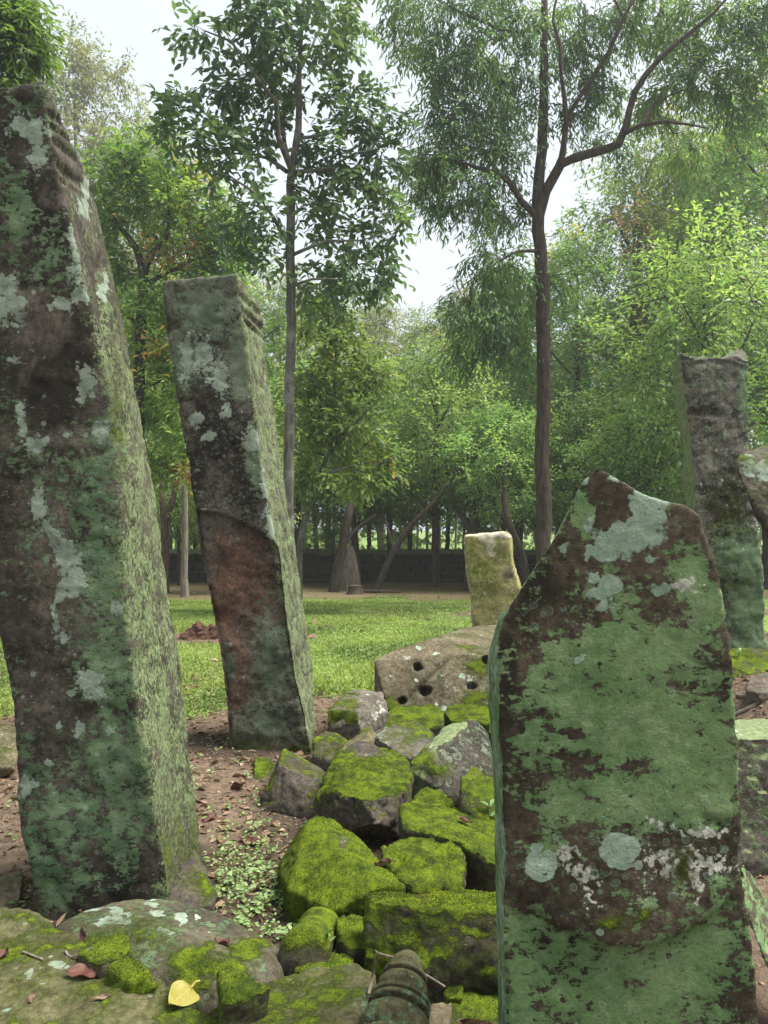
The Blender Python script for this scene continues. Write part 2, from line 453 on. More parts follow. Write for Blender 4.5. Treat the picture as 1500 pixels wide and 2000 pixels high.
MOSS_N = [0]
def stone(name, label, hulls, mat='rock', vox=.012, smooth=1, amp=.010, freq=7.0, cuts=3, cutsize=.03, seed=1, cat='stone', group=None,
          moss=(0.0, 0.0), green=0.0, pale=0.0, dark=0.0, spk=0.0, ring=0.0, warm=0.0, white=0.0, paint=None, deform=None, blades=1.0, kind=None, hue=None):
    rng = random.Random(seed)
    bm = bmesh.new()
    for h in hulls:
        if isinstance(h, tuple) and h[0] == 'prism': prism_into(bm, h[1], h[2])
        elif isinstance(h, tuple) and h[0] == 'loft': loft_into(bm, h[1])
        else: hull_into(bm, h, rng, cuts, cutsize)
    me = remesh(bm, vox)
    n = len(me.vertices)
    co = np.empty(n * 3, dtype=np.float32); me.vertices.foreach_get('co', co); co = co.reshape(-1, 3).astype(float)
    e = np.empty(len(me.edges) * 2, dtype=np.int32); me.edges.foreach_get('vertices', e); e = e.reshape(-1, 2)
    co = smooth_np(co, e, smooth)
    def normals(c):
        me.vertices.foreach_set('co', c.astype(np.float32).ravel()); me.update()
        nn = np.empty(n * 3, dtype=np.float32); me.vertices.foreach_get('normal', nn)
        return nn.reshape(-1, 3).astype(float)
    nn = normals(co)
    if deform is not None:
        co = deform(co, nn); nn = normals(co)
    o3 = np.array([seed * 3.1, seed * 1.7, seed * .9])
    d = (fbm(co * freq + o3, 3, seed) - .5) * 2 * amp * 1.6
    d += (fbm(co * freq * 4.5 + o3, 3, seed + 5) - .5) * amp * 1.1
    rg = 1 - np.abs(2 * fbm(co * freq * 1.7 + o3, 3, seed + 9) - 1)
    d -= np.clip(rg - .86, 0, 1) * amp * 5.0
    co = co + nn * d[:, None]
    nn = normals(co)
    A = {k: np.full(n, float(v)) for k, v in dict(green=green, pale=pale, dark=dark, spk=spk, ring=ring, warm=warm, white=white).items()}
    up = nn[:, 2]
    lf = fbm(co * 5.0 + o3, 3, seed + 21) - .5
    A['moss'] = moss[0] + moss[1] * (up - .25) + lf * 1.1 * (1.0 if moss[1] or moss[0] else 0)
    A['green'] = A['green'] + lf * .5 * (green > 0)
    A['dark'] = A['dark'] + (fbm(co * 4.0 + o3, 3, seed + 31) - .5) * .9 * (dark > 0)
    A['pale'] = A['pale'] + (fbm(co * 9.0 + o3, 2, seed + 41) - .5) * 1.2 * (pale > 0)
    A['white'] = A['white'] + (fbm(co * 12.0 + o3, 2, seed + 51) - .5) * 1.2 * (white > 0)
    if paint is not None: paint(co, nn, A)
    for k, v in A.items():
        a = me.attributes.new(k, 'FLOAT', 'POINT'); a.data.foreach_set('value', v.astype(np.float32))
    base = np.array([co[:, 0].mean(), co[:, 1].mean(), co[:, 2].min()])
    me.vertices.foreach_set('co', (co - base).astype(np.float32).ravel())
    me.polygons.foreach_set('use_smooth', np.ones(len(me.polygons), dtype=bool))
    me.update()
    me.materials.clear(); me.materials.append(M[mat])
    me.name = name
    ob = link(name, me, None, base)
    tag(ob, label, cat, group, kind)
    # moss tufts
    if blades > 0 and (A['moss'] > .62).sum() > 20:
        me.calc_loop_triangles()
        nt = len(me.loop_triangles)
        tv = np.empty(nt * 3, dtype=np.int32); me.loop_triangles.foreach_get('vertices', tv); tv = tv.reshape(-1, 3)
        mk = A['moss'][tv].mean(1)
        cl = co - base
        a, b, c = cl[tv[:, 0]], cl[tv[:, 1]], cl[tv[:, 2]]
        nf = np.cross(b - a, c - a); ar = np.linalg.norm(nf, axis=1) * .5
        w = ar * np.clip((mk - .55) * 3, 0, 1)
        tot = w.sum()
        N = int(min(24000, tot * 62000 * blades))
        if N > 50:
            r = np.random.default_rng(seed + 77)
            k = r.choice(nt, N, p=w / tot)
            u, v = r.random(N), r.random(N)
            fl = u + v > 1; u[fl] = 1 - u[fl]; v[fl] = 1 - v[fl]
            p = a[k] + (b[k] - a[k]) * u[:, None] + (c[k] - a[k]) * v[:, None]
            nrm = nf[k] / (np.linalg.norm(nf[k], axis=1)[:, None] + 1e-9)
            dr = nrm + r.normal(0, .55, (N, 3)); dr[:, 2] += .25
            dr /= np.linalg.norm(dr, axis=1)[:, None]
            sd_ = np.cross(dr, r.normal(0, 1, (N, 3))); sd_ /= np.linalg.norm(sd_, axis=1)[:, None] + 1e-9
            L = r.uniform(.003, .0080, N)[:, None]; W = r.uniform(.0009, .0019, N)[:, None]
            p = p - nrm * .002
            vs = np.stack([p - sd_ * W, p + sd_ * W, p + dr * L], 1).reshape(-1, 3)
            cl2 = fbm((p + base) * 14, 3, seed + 3)
            var = np.clip((cl2 - .5) * 1.6 + .5 + r.normal(0, .18, N), 0, 1)
            mm = mesh_np('moss', vs, np.arange(N * 3).reshape(-1, 3), 3, M['moss'], False, {'var': np.repeat(var, 3), 'odd': np.repeat(np.clip(.12 + (fbm((p + base) * 11, 3, seed + 8) - .5) * 2.4 + r.normal(0, .12, N), 0, 1), 3)})
            mm.polygons.foreach_set('use_smooth', np.ones(N, dtype=bool))
            sn = nrm + dr * .35; sn /= np.linalg.norm(sn, axis=1)[:, None]
            mm.normals_split_custom_set_from_vertices(np.repeat(sn, 3, axis=0).tolist())
            tag(link('moss', mm, ob), kind='stuff')
            MOSS_N[0] += N
    return ob

def box_pts(c, size, yaw=0, pitch=0, roll=0, taper=1.0, jit=0.0, seed=0):
    rng = random.Random(seed)
    from mathutils import Euler
    m = Euler((R(pitch), R(roll), R(yaw))).to_matrix()
    out = []
    for sx in (-1, 1):
        for sy in (-1, 1):
            for sz in (-1, 1):
                k = taper if sz > 0 else 1.0
                v = Vector((sx * size[0] / 2 * k, sy * size[1] / 2 * k, sz * size[2] / 2)) + Vector([rng.uniform(-jit, jit) for _ in range(3)])
                out.append(tuple(m @ v + Vector(c)))
    return out

def drop(pts, z=-.04, shrink=1.0):
    """the given points and their feet at height z"""
    cx = sum(p[0] for p in pts) / len(pts); cy = sum(p[1] for p in pts) / len(pts)
    return list(pts) + [(cx + (p[0] - cx) * shrink, cy + (p[1] - cy) * shrink, z) for p in pts]

# ------------------------------------------------------------------ ground
def ground_z(x, y):
    x = np.asarray(x, float); y = np.asarray(y, float)
    z = -.63 * sstep(6.0, 22.0, y) - .02 * np.clip(y - 22, 0, 100)
    z = z + .36 * sstep(1.35, 2.1, x) * sstep(2.4, 3.4, y) * (1 - sstep(6.0, 8.0, y))      # earth bank right of the fallen blocks
    z = z + .10 * sstep(-.2, -2.2, x) * (1 - sstep(3.0, 5.5, y)) * sstep(.5, 2, y) * 0
    p = np.stack([x * .8, y * .8, np.zeros_like(x)], -1).reshape(-1, 3)
    z = z + ((fbm(p, 3, 5) - .5) * .09).reshape(x.shape) * sstep(1, 3, y)
    p2 = p * 9
    z = z + ((fbm(p2, 3, 8) - .5) * .030).reshape(x.shape) * (1 - sstep(7, 14, y))
    return z

def lawn_mask(x, y):
    p = np.stack([x, y, np.zeros_like(x)], -1).reshape(-1, 3)
    n = (fbm(p * 1.3, 4, 12) - .5).reshape(x.shape)
    n2 = (fbm(p * .45, 3, 14) - .5).reshape(x.shape)
    edge = 5.35 + 1.2 * sstep(.2, 1.2, x) - .5 * sstep(-1.6, -2.6, x)
    m = sstep(-.35, .35, y - edge + n * 2.0)
    m = m * (1 - .93 * sstep(13.0, 15.5, y + n * 2.5 + n2 * 3))
    m = m * (1 - .9 * sstep(.05, .16, n2 + .02) * sstep(9.5, 12, y))
    m = np.maximum(m, .8 * sstep(24, 28, y))
    # bare earth round the dug heap
    m = m * (1 - sstep(.9, .3, np.sqrt(((x + 1.85) / 1.0) ** 2 + ((y - 8.35) / .75) ** 2) + n * .6))
    return m

def gap_shade(x, y):
    # soil darkened to paint in gap shade, under and around heap and posts' feet
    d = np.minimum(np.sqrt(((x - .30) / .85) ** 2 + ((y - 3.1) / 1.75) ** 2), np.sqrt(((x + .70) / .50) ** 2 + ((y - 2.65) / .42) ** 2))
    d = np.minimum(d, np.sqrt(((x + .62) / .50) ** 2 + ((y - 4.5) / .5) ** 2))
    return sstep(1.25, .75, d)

def axis(segs):
    out = [segs[0][0]]
    for a, b, st in segs:
        k = max(1, int(round((b - a) / st)))
        out += [a + (b - a) * (i + 1) / k for i in range(k)]
    return np.array(out)
gx = axis([(-120, -30, 10), (-30, -8, 1.2), (-8, -2.5, .12), (-2.5, 2.5, .03), (2.5, 8, .12), (8, 30, 1.2), (30, 120, 10)])
gy = axis([(-30, 0, 3), (0, 1.5, .15), (1.5, 6, .03), (6, 18, .12), (18, 40, .8), (40, 160, 8)])
XX, YY = np.meshgrid(gx, gy)
ZZ = ground_z(XX, YY)
gv = np.stack([XX, YY, ZZ], -1).reshape(-1, 3)
nx, ny = len(gx), len(gy)
ii = (np.arange(ny - 1)[:, None] * nx + np.arange(nx - 1)[None, :]).ravel()
gf = np.stack([ii, ii + 1, ii + 1 + nx, ii + nx], -1)
t = NT("soil_and_lawn")
c = t.coords(False)
n1 = t.noise(c, 3.0, 6, .65); n2 = t.noise(c, 22, 5, .65); n3 = t.noise(c, 90, 3, .6); n4 = t.noise(c, .9, 4, .6)
soil = t.mix(t.step(n2, .33, .67), (0.070, 0.049, 0.034), (0.165, 0.119, 0.084))
soil = t.mix(t.math('MULTIPLY', t.step(n1, .45, .7), .6), soil, (0.115, 0.085, 0.050))
soil = t.mix(t.math('MULTIPLY', t.step(n3, .55, .75), .5), soil, (0.215, 0.162, 0.118))
lawn = t.mix(t.step(n2, .3, .7), (0.095, 0.155, 0.036), (0.190, 0.260, 0.072))
lawn = t.mix(t.math('MULTIPLY', t.step(n1, .52, .72), .55), lawn, (0.20, 0.20, 0.095))
lm = t.step(t.math('ADD', t.attr('lawn'), t.math('MULTIPLY', t.math('SUBTRACT', n2, .5), .9)), .35, .65)
far_soil = t.mix(t.step(n2, .35, .65), (0.095, 0.072, 0.040), (0.155, 0.115, 0.065))
far_soil = t.mix(t.math('MULTIPLY', t.step(n1, .48, .62), .6), far_soil, (0.085, 0.115, 0.035))
soil = t.mix(t.math('MULTIPLY', t.step(t.math('ADD', t.attr('gap_shade'), t.math('MULTIPLY', t.math('SUBTRACT', n2, .5), 1.2)), .3, .7), .85), soil, t.mix(n3, (0.028, 0.021, 0.015), (0.075, 0.055, 0.036)))
soil = t.mix(t.attr('far'), soil, far_soil)
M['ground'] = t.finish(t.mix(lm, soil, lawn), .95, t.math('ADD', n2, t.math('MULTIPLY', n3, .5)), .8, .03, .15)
me = mesh_np('ground', gv, gf, 4, M['ground'], True, {'lawn': lawn_mask(XX, YY).ravel(), 'far': sstep(10, 14, YY).ravel(), 'gap_shade': gap_shade(XX, YY).ravel()})
tag(link('ground', me), kind='structure')

def pl(pts):
    """x of a polyline [(x, y)...] as a function of y"""
    a = sorted(pts, key=lambda q: q[1])
    xs = np.array([q[0] for q in a], float); ys = np.array([q[1] for q in a], float)
    return lambda y: np.interp(y, ys, xs)

# ------------------------------------------------------------------ the three standing posts and the broken one
def post(D, T, ytop, ybot, FL, FR, BR, n=40, back_shift=0.0, tops=None, skew=0.0):
    """rings of a leaning four-sided post: front edges at distance D, back-right edge seen at D+T"""
    rings = []
    for i in range(n + 1):
        y = ytop + (ybot - ytop) * i / n
        z = EYE + (1000 - y) / FPX * D
        yb = 1000 + (y - 1000) * D / (D + T)
        fl = ((FL(y) - 750) / FPX * D, D + skew, z)
        fr = ((FR(y) - 750) / FPX * D, D, z)
        br = ((BR(yb) - 750) / FPX * (D + T), D + T, z)
        bl = (br[0] - (fr[0] - fl[0]) * .97, D + T + skew, z)
        if tops and i < len(tops):
            dz = tops[i]
            fl, fr, br, bl = [(p[0], p[1], p[2] + q) for p, q in zip((fl, fr, br, bl), dz)]
        rings.append([fl, fr, br, bl])
    return ('loft', rings)

# --- tall post at the left
D1, T1_ = 2.5, .46
FL1 = pl([(-128, 150), (-95, 480), (-52, 900), (-6, 1240), (0, 1290), (20, 1380), (27, 1460), (30, 1530), (26, 1545), (42, 1640), (57, 1700), (57, 1765), (80, 1830)])
FR1 = pl([(82, 150), (95, 190), (110, 280), (135, 420), (165, 540), (190, 640), (215, 750), (236, 915), (246, 1150), (256, 1250), (273, 1395), (300, 1540), (330, 1730), (338, 1830)])
BR1 = pl([(118, 180), (140, 222), (160, 262), (166, 310), (184, 352), (188, 375), (205, 470), (236, 600), (266, 750), (292, 900), (312, 1000), (352, 1290), (376, 1480), (386, 1560), (396, 1660), (405, 1720), (410, 1790)])
pale1 = [(10, 570, 28, 50), (38, 605, 18, 26), (60, 250, 38, 28), (72, 305, 20, 40), (145, 450, 13, 55), (150, 520, 16, 24), (155, 580, 19, 22), (120, 600, 25, 12), (35, 705, 20, 10),
         (170, 745, 24, 34), (155, 782, 12, 10), (45, 820, 13, 34), (70, 858, 24, 18), (125, 843, 12, 10), (190, 845, 25, 20), (75, 985, 15, 40), (100, 1042, 22, 30), (130, 1085, 26, 40), (146, 1130, 23, 36),
         (118, 1150, 9, 24), (110, 1212, 11, 32), (130, 1248, 12, 14), (176, 1330, 24, 22), (190, 1352, 20, 18), (140, 1345, 9, 7), (226, 1186, 15, 15), (97, 1490, 7, 15), (160, 1420, 13, 24), (50, 1538, 28, 24), (124, 1410, 9, 9), (215, 1425, 10, 14)]
green1 = [(200, 880, 55, 80), (190, 1000, 55, 120), (195, 1120, 60, 110), (220, 1300, 62, 150), (230, 1480, 75, 150), (150, 1600, 110, 80), (60, 1600, 45, 120), (110, 1720, 75, 60), (35, 420, 30, 90), (245, 1600, 70, 90), (60, 1480, 20, 60)]
def paint1(co, nn, A):
    px, py = to_pxw(co)
    fr = sstep(.15, -.45, nn[:, 1]); side = sstep(.30, .80, nn[:, 0] + (fbm(co * 14, 3, 71) - .5) * 1.1)
    A['pale'] = np.maximum(A['pale'], blobs(px, py, pale1, .40) * fr)
    A['green'] = np.maximum(A['green'], np.clip(blobs(px, py, green1, .45) * .95 - .05, 0, .66) * fr)
    A['dark'] = np.maximum(A['dark'], blobs(px, py, [(110, 450, 60, 90), (60, 400, 90, 120), (100, 780, 75, 120), (185, 600, 40, 60), (250, 1690, 110, 80), (330, 1700, 40, 80), (30, 260, 60, 90)], .5) * fr * .8)
    A['spk'] = np.maximum(A['spk'], fr * .48 * sstep(-62, 0, px - FR1(py)) * sstep(420, 560, py))
    A['ring'] = np.maximum(A['ring'], blobs(px, py, [(180, 940, 70, 90), (170, 1080, 60, 90), (200, 860, 60, 40), (130, 1250, 60, 80)], .8) * fr * .85)
    A['green'] = np.maximum(A['green'], fr * (.26 + .9 * (fbm(co * 2.2, 3, 81) - .5)))
    A['spk'] = np.maximum(A['spk'], side * (.34 + .20 * sstep(560, 760, py)))
    A['pale'] = np.maximum(A['pale'], side * blobs(px, py, [(165, 390, 12, 50), (205, 560, 10, 40)], .6))
    A['moss'] = np.maximum(A['moss'], side * (sstep(1500, 1680, py) * .30 + .08) + blobs(px, py, [(225, 800, 16, 110), (238, 900, 8, 60)], .5) * .36 * sstep(-.2, .5, nn[:, 0]))
def deform1(co, nn):
    px, py = to_px(co)
    side = sstep(.3, .7, nn[:, 0])
    # carved mouldings near the head of the right face
    tt = (py - 250) - (px - 100) * .85
    groove = np.zeros(len(co))
    for g0, w in ((-28, 7), (-8, 5), (18, 9), (62, 10), (84, 6)):
        groove += np.exp(-((tt - g0) / w) ** 2)
    co = co - nn * (groove * .018 * side * sstep(420, 330, py))[:, None]
    # long split beside the front edge
    xc = np.interp(py, [505, 620, 760, 880, 940], [188, 200, 226, 240, 246]) + 9
    k = np.exp(-((px - xc) / 7.0) ** 2) * sstep(480, 540, py) * sstep(960, 900, py) * sstep(.1, .45, nn[:, 0])
    return co - nn * (k * .05)[:, None]
tops1 = [(( -.03, .02, -.05, -.09)), (0, .0, -.02, -.03)]
stone('stone_post', 'tall dark leaning stone post at the left edge, streaked with pale lichen', [post(D1, T1_, 165, 1830, FL1, FR1, BR1, 44, tops=tops1)],
      'post_green', .0095, 6, .007, 4.0, 0, .05, 11, 'stone post', None, (-.55, .5), 0.0, .0, .42, 0.0, 0.05, .0, 0, paint1, deform1, .7)

# --- second post, its lower front split away
D2, T2_ = 4.26, .50
FL2 = pl([(311, 520), (314, 560), (322, 630), (350, 800), (360, 870), (376, 990), (390, 1080), (406, 1150), (430, 1290), (441, 1380), (454, 1500)])
FR2 = pl([(462, 520), (472, 580), (480, 640), (490, 720), (506, 850), (527, 1000), (545, 1080), (556, 1200), (576, 1330), (594, 1395), (608, 1500)])
BR2 = pl([(498, 540), (514, 592), (518, 625), (520, 680), (524, 720), (550, 900), (575, 1050), (592, 1175), (610, 1310), (616, 1390), (624, 1430), (632, 1480)])
pale2 = [(381, 821, 16, 15), (405, 855, 14, 11), (425, 735, 17, 42), (495, 862, 17, 25), (519, 960, 11, 62), (530, 1030, 12, 36), (399, 993, 9, 6), (395, 690, 22, 40), (440, 800, 10, 20), (365, 700, 14, 60)]
def paint2(co, nn, A):
    px, py = to_pxw(co)
    fr = sstep(.15, -.45, nn[:, 1]); side = sstep(.28, .78, nn[:, 0] + (fbm(co * 12, 3, 72) - .5) * 1.1)
    yc = np.interp(px, [380, 430, 470, 505, 530, 548], [998, 1006, 1022, 1040, 1058, 1075])
    low = sstep(-8, 8, py - yc) * fr
    A['pale'] = np.maximum(A['pale'], blobs(px, py, pale2, .40) * fr * (1 - low))
    A['green'] = np.maximum(A['green'], (blobs(px, py, [(400, 600, 90, 75), (360, 690, 40, 90), (470, 700, 30, 90), (500, 900, 25, 60)], .6) - .08) * fr)
    A['green'] = np.maximum(A['green'], (blobs(px, py, [(535, 1290, 40, 130), (520, 1420, 70, 60), (450, 1300, 14, 40), (470, 1460, 30, 30)], .6)) * fr * .8)
    A['spk'] = np.maximum(A['spk'], fr * .46 * sstep(-30, 0, px - FR2(py)))
    A['ring'] = np.maximum(A['ring'], blobs(px, py, [(430, 940, 50, 55), (480, 960, 40, 50), (430, 850, 30, 40), (415, 690, 40, 60)], .9) * fr)
    A['dark'] = np.maximum(A['dark'], blobs(px, py, [(420, 830, 50, 90), (480, 900, 40, 110), (380, 930, 20, 50), (470, 630, 30, 50)], .6) * fr * (1 - low) * .95)
    A['dark'] = np.where(low > .5, A['dark'] * .1, A['dark'])
    A['warm'] = np.maximum(A['warm'], low * (.30 + .50 * blobs(px, py, [(468, 1130, 45, 60), (455, 1290, 30, 80), (520, 1180, 30, 40), (440, 1210, 25, 40)], .5)))
    A['green'] = np.maximum(A['green'], fr * (1 - low) * (.30 + .9 * (fbm(co * 2.2, 3, 82) - .5)))
    A['spk'] = np.maximum(A['spk'], side * .54)
    A['moss'] = np.maximum(A['moss'], sstep(1415, 1480, py) * .55)
def deform2(co, nn):
    px, py = to_px(co)
    fr = sstep(-.1, -.6, nn[:, 1])
    yc = np.interp(px, [380, 430, 470, 505, 530, 548, 560], [998, 1006, 1022, 1040, 1058, 1075, 1110])
    low = sstep(-4, 5, py - yc) * fr * sstep(566, 548, px - np.clip((py - 1080) * .18, 0, 200))
    ph = (fbm(co * 7, 3, 61) - .5) * .05
    co = co + np.stack([np.zeros(len(co)), low * (.030 + ph), np.zeros(len(co))], 1)
    side = sstep(.3, .7, nn[:, 0])
    tt = (py - 600) - (px - 475) * .95
    groove = sum(np.exp(-((tt - g0) / w) ** 2) for g0, w in ((-22, 6), (4, 6), (22, 5)))
    return co - nn * (groove * .022 * side * sstep(690, 640, py))[:, None]
tops2 = [(-.03, .015, -.03, -.06), (0, 0, -.01, -.02)]
stone('stone_post', 'leaning stone post with its lower front split away to reddish brown stone', [post(D2, T2_, 536, 1496, FL2, FR2, BR2, 40, tops=tops2)],
      'rock_dark', .012, 4, .009, 4.0, 0, .05, 23, 'stone post', None, (-.6, .5), 0.0, 0, .24, 0, .1, 0.02, 0, paint2, deform2, .7)

# --- post at the right, behind the big green stone
D4, T4_ = 5.0, .46
FL4 = pl([(1322, 668), (1326, 690), (1332, 740), (1347, 860), (1356, 983), (1385, 1240), (1392, 1320)])
FR4 = pl([(1458, 668), (1468, 690), (1466, 740), (1468, 870), (1480, 1000), (1494, 1100), (1502, 1250), (1508, 1320)])
def rings4():
    out = []
    for i in range(41):
        y = 672 + (1310 - 672) * i / 40
        z = EYE + (1000 - y) / FPX * D4
        lean = .0
        fl = ((FL4(y) - 750) / FPX * D4, D4, z); fr = ((FR4(y) - 750) / FPX * D4, D4 + .03, z)
        w = (fr[0] - fl[0])
        bl = (fl[0] + .118, D4 + .46, z); br = (bl[0] + w * .97, D4 + .46, z)
        if i == 0: fl, fr = (fl[0], fl[1], z - .05), (fr[0], fr[1], z - .06)
        out.append([fl, fr, br, bl])
    return ('loft', out)
def paint4(co, nn, A):
    px, py = to_pxw(co)
    fr = sstep(.15, -.45, nn[:, 1]); side = sstep(-.3, -.7, nn[:, 0])
    A['green'] = np.maximum(A['green'], blobs(px, py, [(1470, 1190, 60, 120), (1440, 1090, 50, 60), (1455, 760, 14, 60)], .6) * fr)
    A['ring'] = np.maximum(A['ring'], blobs(px, py, [(1400, 760, 60, 90), (1440, 850, 40, 120), (1380, 900, 50, 120), (1450, 720, 30, 40)], .8) * fr)
    A['dark'] = np.maximum(A['dark'], blobs(px, py, [(1425, 1010, 45, 100), (1440, 1130, 40, 50)], .6) * fr)
    A['moss'] = np.maximum(A['moss'], blobs(px, py, [(1422, 1000, 48, 80), (1440, 1140, 40, 36)], .5) * fr * .40)
    A['spk'] = np.maximum(A['spk'], side * .85); A['green'] = A['green'] * (1 - side)
    A['warm'] = np.maximum(A['warm'], fr * .10)
def deform4(co, nn):
    px, py = to_px(co)
    fr = sstep(-.1, -.6, nn[:, 1])
    tt = py - (700 + 38 * sstep(1360, 1330, px) - 20 * np.sin((px - 1330) / 130 * 3.1))
    g = sum(np.exp(-((tt - a) / w) ** 2) for a, w in ((-12, 5), (6, 5), (24, 6)))
    g2 = np.exp(-((py - 803 - 6 * np.sin((px - 1345) / 30)) / 5) ** 2) * sstep(1340, 1350, px) * sstep(1425, 1410, px)
    co = co + np.stack([np.zeros(len(co)), np.zeros(len(co)), sstep(720, 680, py) * ((fbm(co * 6, 2, 44) - .5) * .16)], 1)
    return co - nn * ((g * .010 * sstep(770, 740, py) * sstep(.8, .3, nn[:, 2])) + g2 * .02 * fr)[:, None]
stone('stone_post', 'brown ring-lichened stone post standing behind the big green slab', [rings4()],
      'rock_purple', .013, 4, .013, 5.0, 0, .05, 37, 'stone post', None, (-.6, .4), .25, 0, .35, 0, .35, 0, 0, paint4, deform4, .7)

# --- the big broken slab in front at the right
D3 = 1.5
poly3 = [(1165, 914), (1185, 917), (1205, 930), (1232, 946), (1268, 966), (1302, 976), (1344, 986), (1368, 1004), (1384, 1052), (1394, 1085), (1406, 1115), (1420, 1200), (1431, 1285), (1437, 1370),
         (1446, 1460), (1450, 1560), (1451, 1640), (1444, 1690), (1455, 1730), (1464, 1790), (1472, 1850), (1480, 1930), (1486, 2020), (1494, 2150), (1510, 2330),
         (990, 2330), (988, 2150), (988, 2000), (986, 1900), (984, 1760), (982, 1650), (978, 1560), (974, 1480), (971, 1400), (968, 1320), (968, 1262), (976, 1225), (990, 1192), (1016, 1150), (1040, 1114), (1064, 1078), (1086, 1046), (1104, 1010), (1120, 974), (1134, 944), (1150, 924)]
f3 = [P(x, y, D3) for x, y in poly3]
b3 = [(p[0] * 1.17 / 1.055 - (.017 if p[2] < 1.02 else .002) if p[0] < .42 else p[0] - .01, D3 + .17, p[2] - (.03 if p[2] > 1.1 else 0)) for p in f3]
pale3 = [(1215, 1045, 82, 42), (1190, 1075, 55, 28), (1262, 1020, 55, 38), (1290, 985, 40, 30), (1148, 1080, 14, 30), (1250, 975, 40, 24), (1140, 930, 22, 18), (1090, 1085, 20, 24), (1182, 1150, 32, 24), (1150, 1130, 12, 10), (1190, 1185, 26, 22), (1290, 1150, 28, 18), (1270, 1095, 18, 14), (1128, 1287, 13, 15), (1210, 940, 28, 14)]
green3 = [(1230, 1300, 210, 160), (1330, 1400, 130, 230), (1060, 1420, 70, 120), (1210, 1330, 205, 130), (1230, 1440, 210, 130), (1240, 1520, 200, 90), (1180, 1530, 160, 60), (1340, 1120, 40, 60), (1380, 1180, 40, 60), (1090, 1560, 100, 60), (1400, 1500, 50, 120), (1060, 1640, 60, 30), (1300, 1580, 130, 40),
          (1220, 1950, 240, 110), (1100, 1880, 110, 70), (1360, 1880, 110, 110), (1400, 1760, 40, 70), (1020, 1900, 40, 160), (1230, 2150, 260, 160), (1130, 1010, 30, 60)]
hole3 = [(1000, 1330, 32, 140), (1060, 1120, 60, 60), (1040, 1230, 50, 60), (1195, 985, 36, 34), (1345, 1010, 46, 30), (1380, 1310, 52, 50), (1350, 1340, 26, 45), (1100, 1470, 60, 16), (1170, 1500, 70, 14), (1230, 1500, 40, 18), (1100, 1420, 40, 14), (1020, 1590, 60, 60), (1060, 1380, 40, 14), (1130, 1200, 90, 30), (1290, 1200, 60, 30), (1400, 1080, 22, 60),
         (1230, 1770, 170, 46), (1080, 1740, 60, 50), (1390, 1680, 44, 40), (1060, 1700, 50, 50), (1250, 1560, 40, 12), (1150, 1560, 26, 10), (1415, 1230, 20, 70)]
def paint3(co, nn, A):
    px, py = to_pxw(co)
    fr = sstep(.1, -.45, nn[:, 1]); side = sstep(-.3, -.75, nn[:, 0])
    hl = blobs(px, py, hole3, .5)
    g = blobs(px, py, green3, .6)
    A['green'] = (np.clip(g * 1.1 - .10, 0, .80) - np.clip(hl - .22, 0, 1) * .62) * fr
    A['pale'] = blobs(px, py, pale3, .6) * fr * .95 - np.clip(hl - .45, 0, 1) * .8
    A['dark'] = np.clip(hl - .25, 0, 1) * .75 * fr * sstep(1000, 1040, px + py * 0)
    A['dark'] = np.maximum(A['dark'], np.clip(blobs(px, py, [(985, 1330, 40, 150), (1040, 1150, 60, 60)], .6), 0, 1) * fr * .8)
    A['warm'] = np.maximum(A['warm'], blobs(px, py, [(1345, 1005, 36, 18), (1230, 1770, 160, 50), (1285, 1455, 30, 12), (1040, 1600, 50, 40)], .6) * .45 * fr)
    A['white'] = np.maximum(A['white'], blobs(px, py, [(1112, 1672, 26, 24), (1150, 1715, 34, 26), (1150, 1750, 28, 16), (1390, 1690, 50, 36), (1350, 1730, 18, 40), (1310, 1605, 40, 16), (1380, 1620, 70, 16), (1345, 1770, 14, 8), (1300, 1690, 70, 40), (1330, 1145, 30, 16)], .5) * .80 * fr)
    A['pale'] = np.maximum(A['pale'], .34 * fr * blobs(px, py, [(1290, 1120, 130, 60), (1100, 1180, 70, 60), (1060, 1260, 60, 60), (1130, 960, 40, 40)], .7))
    A['green'] = np.maximum(A['green'], .24 * fr)
    A['ring'] = np.maximum(A['ring'], blobs(px, py, [(1300, 1650, 140, 70), (1180, 1730, 90, 40), (1100, 1190, 60, 20), (1080, 1700, 60, 40)], .6) * .9 * fr)
    A['moss'] = np.maximum(A['moss'], blobs(px, py, [(1190, 1790, 26, 18), (1250, 1780, 16, 10), (1330, 1700, 20, 26)], .5) * .78 * fr)
    A['green'] = np.maximum(A['green'], side * .85); A['pale'] = np.maximum(A['pale'], side * .52)
    # lichen: two round rosettes and the crusty belt
    nz = (fbm(co * 60, 2, 3) - .5) * .25
    ux, uy = to_px(co)
    def disc(cx, cy, rx, ry): return np.sqrt(((ux - cx) / rx) ** 2 + ((uy - cy) / ry) ** 2) + nz * .5
    for cx, cy, rx, ry in ((1058, 1690, 29, 32), (1210, 1664, 38, 34), (1247, 1690, 10, 10), (1172, 1821, 8, 8), (1048, 1655, 13, 9)):
        d = disc(cx, cy, rx, ry)
        A['pale'] = np.where(d < 1.45, sstep(1.45, .75, d) * .98, A['pale'])
        A['white'] = np.where(d < 1.2, 0, A['white']); A['ring'] = np.where(d < 1.25, 0, A['ring'])
        A['pale'] = A['pale'] - .34 * np.exp(-((d - .60) / .13) ** 2) * (rx > 20)
        if rx > 20: A['warm'] = np.maximum(A['warm'], sstep(.5, .1, d) * .6)
        if rx > 20: A['white'] = np.maximum(A['white'], sstep(.45, .1, d) * .5)
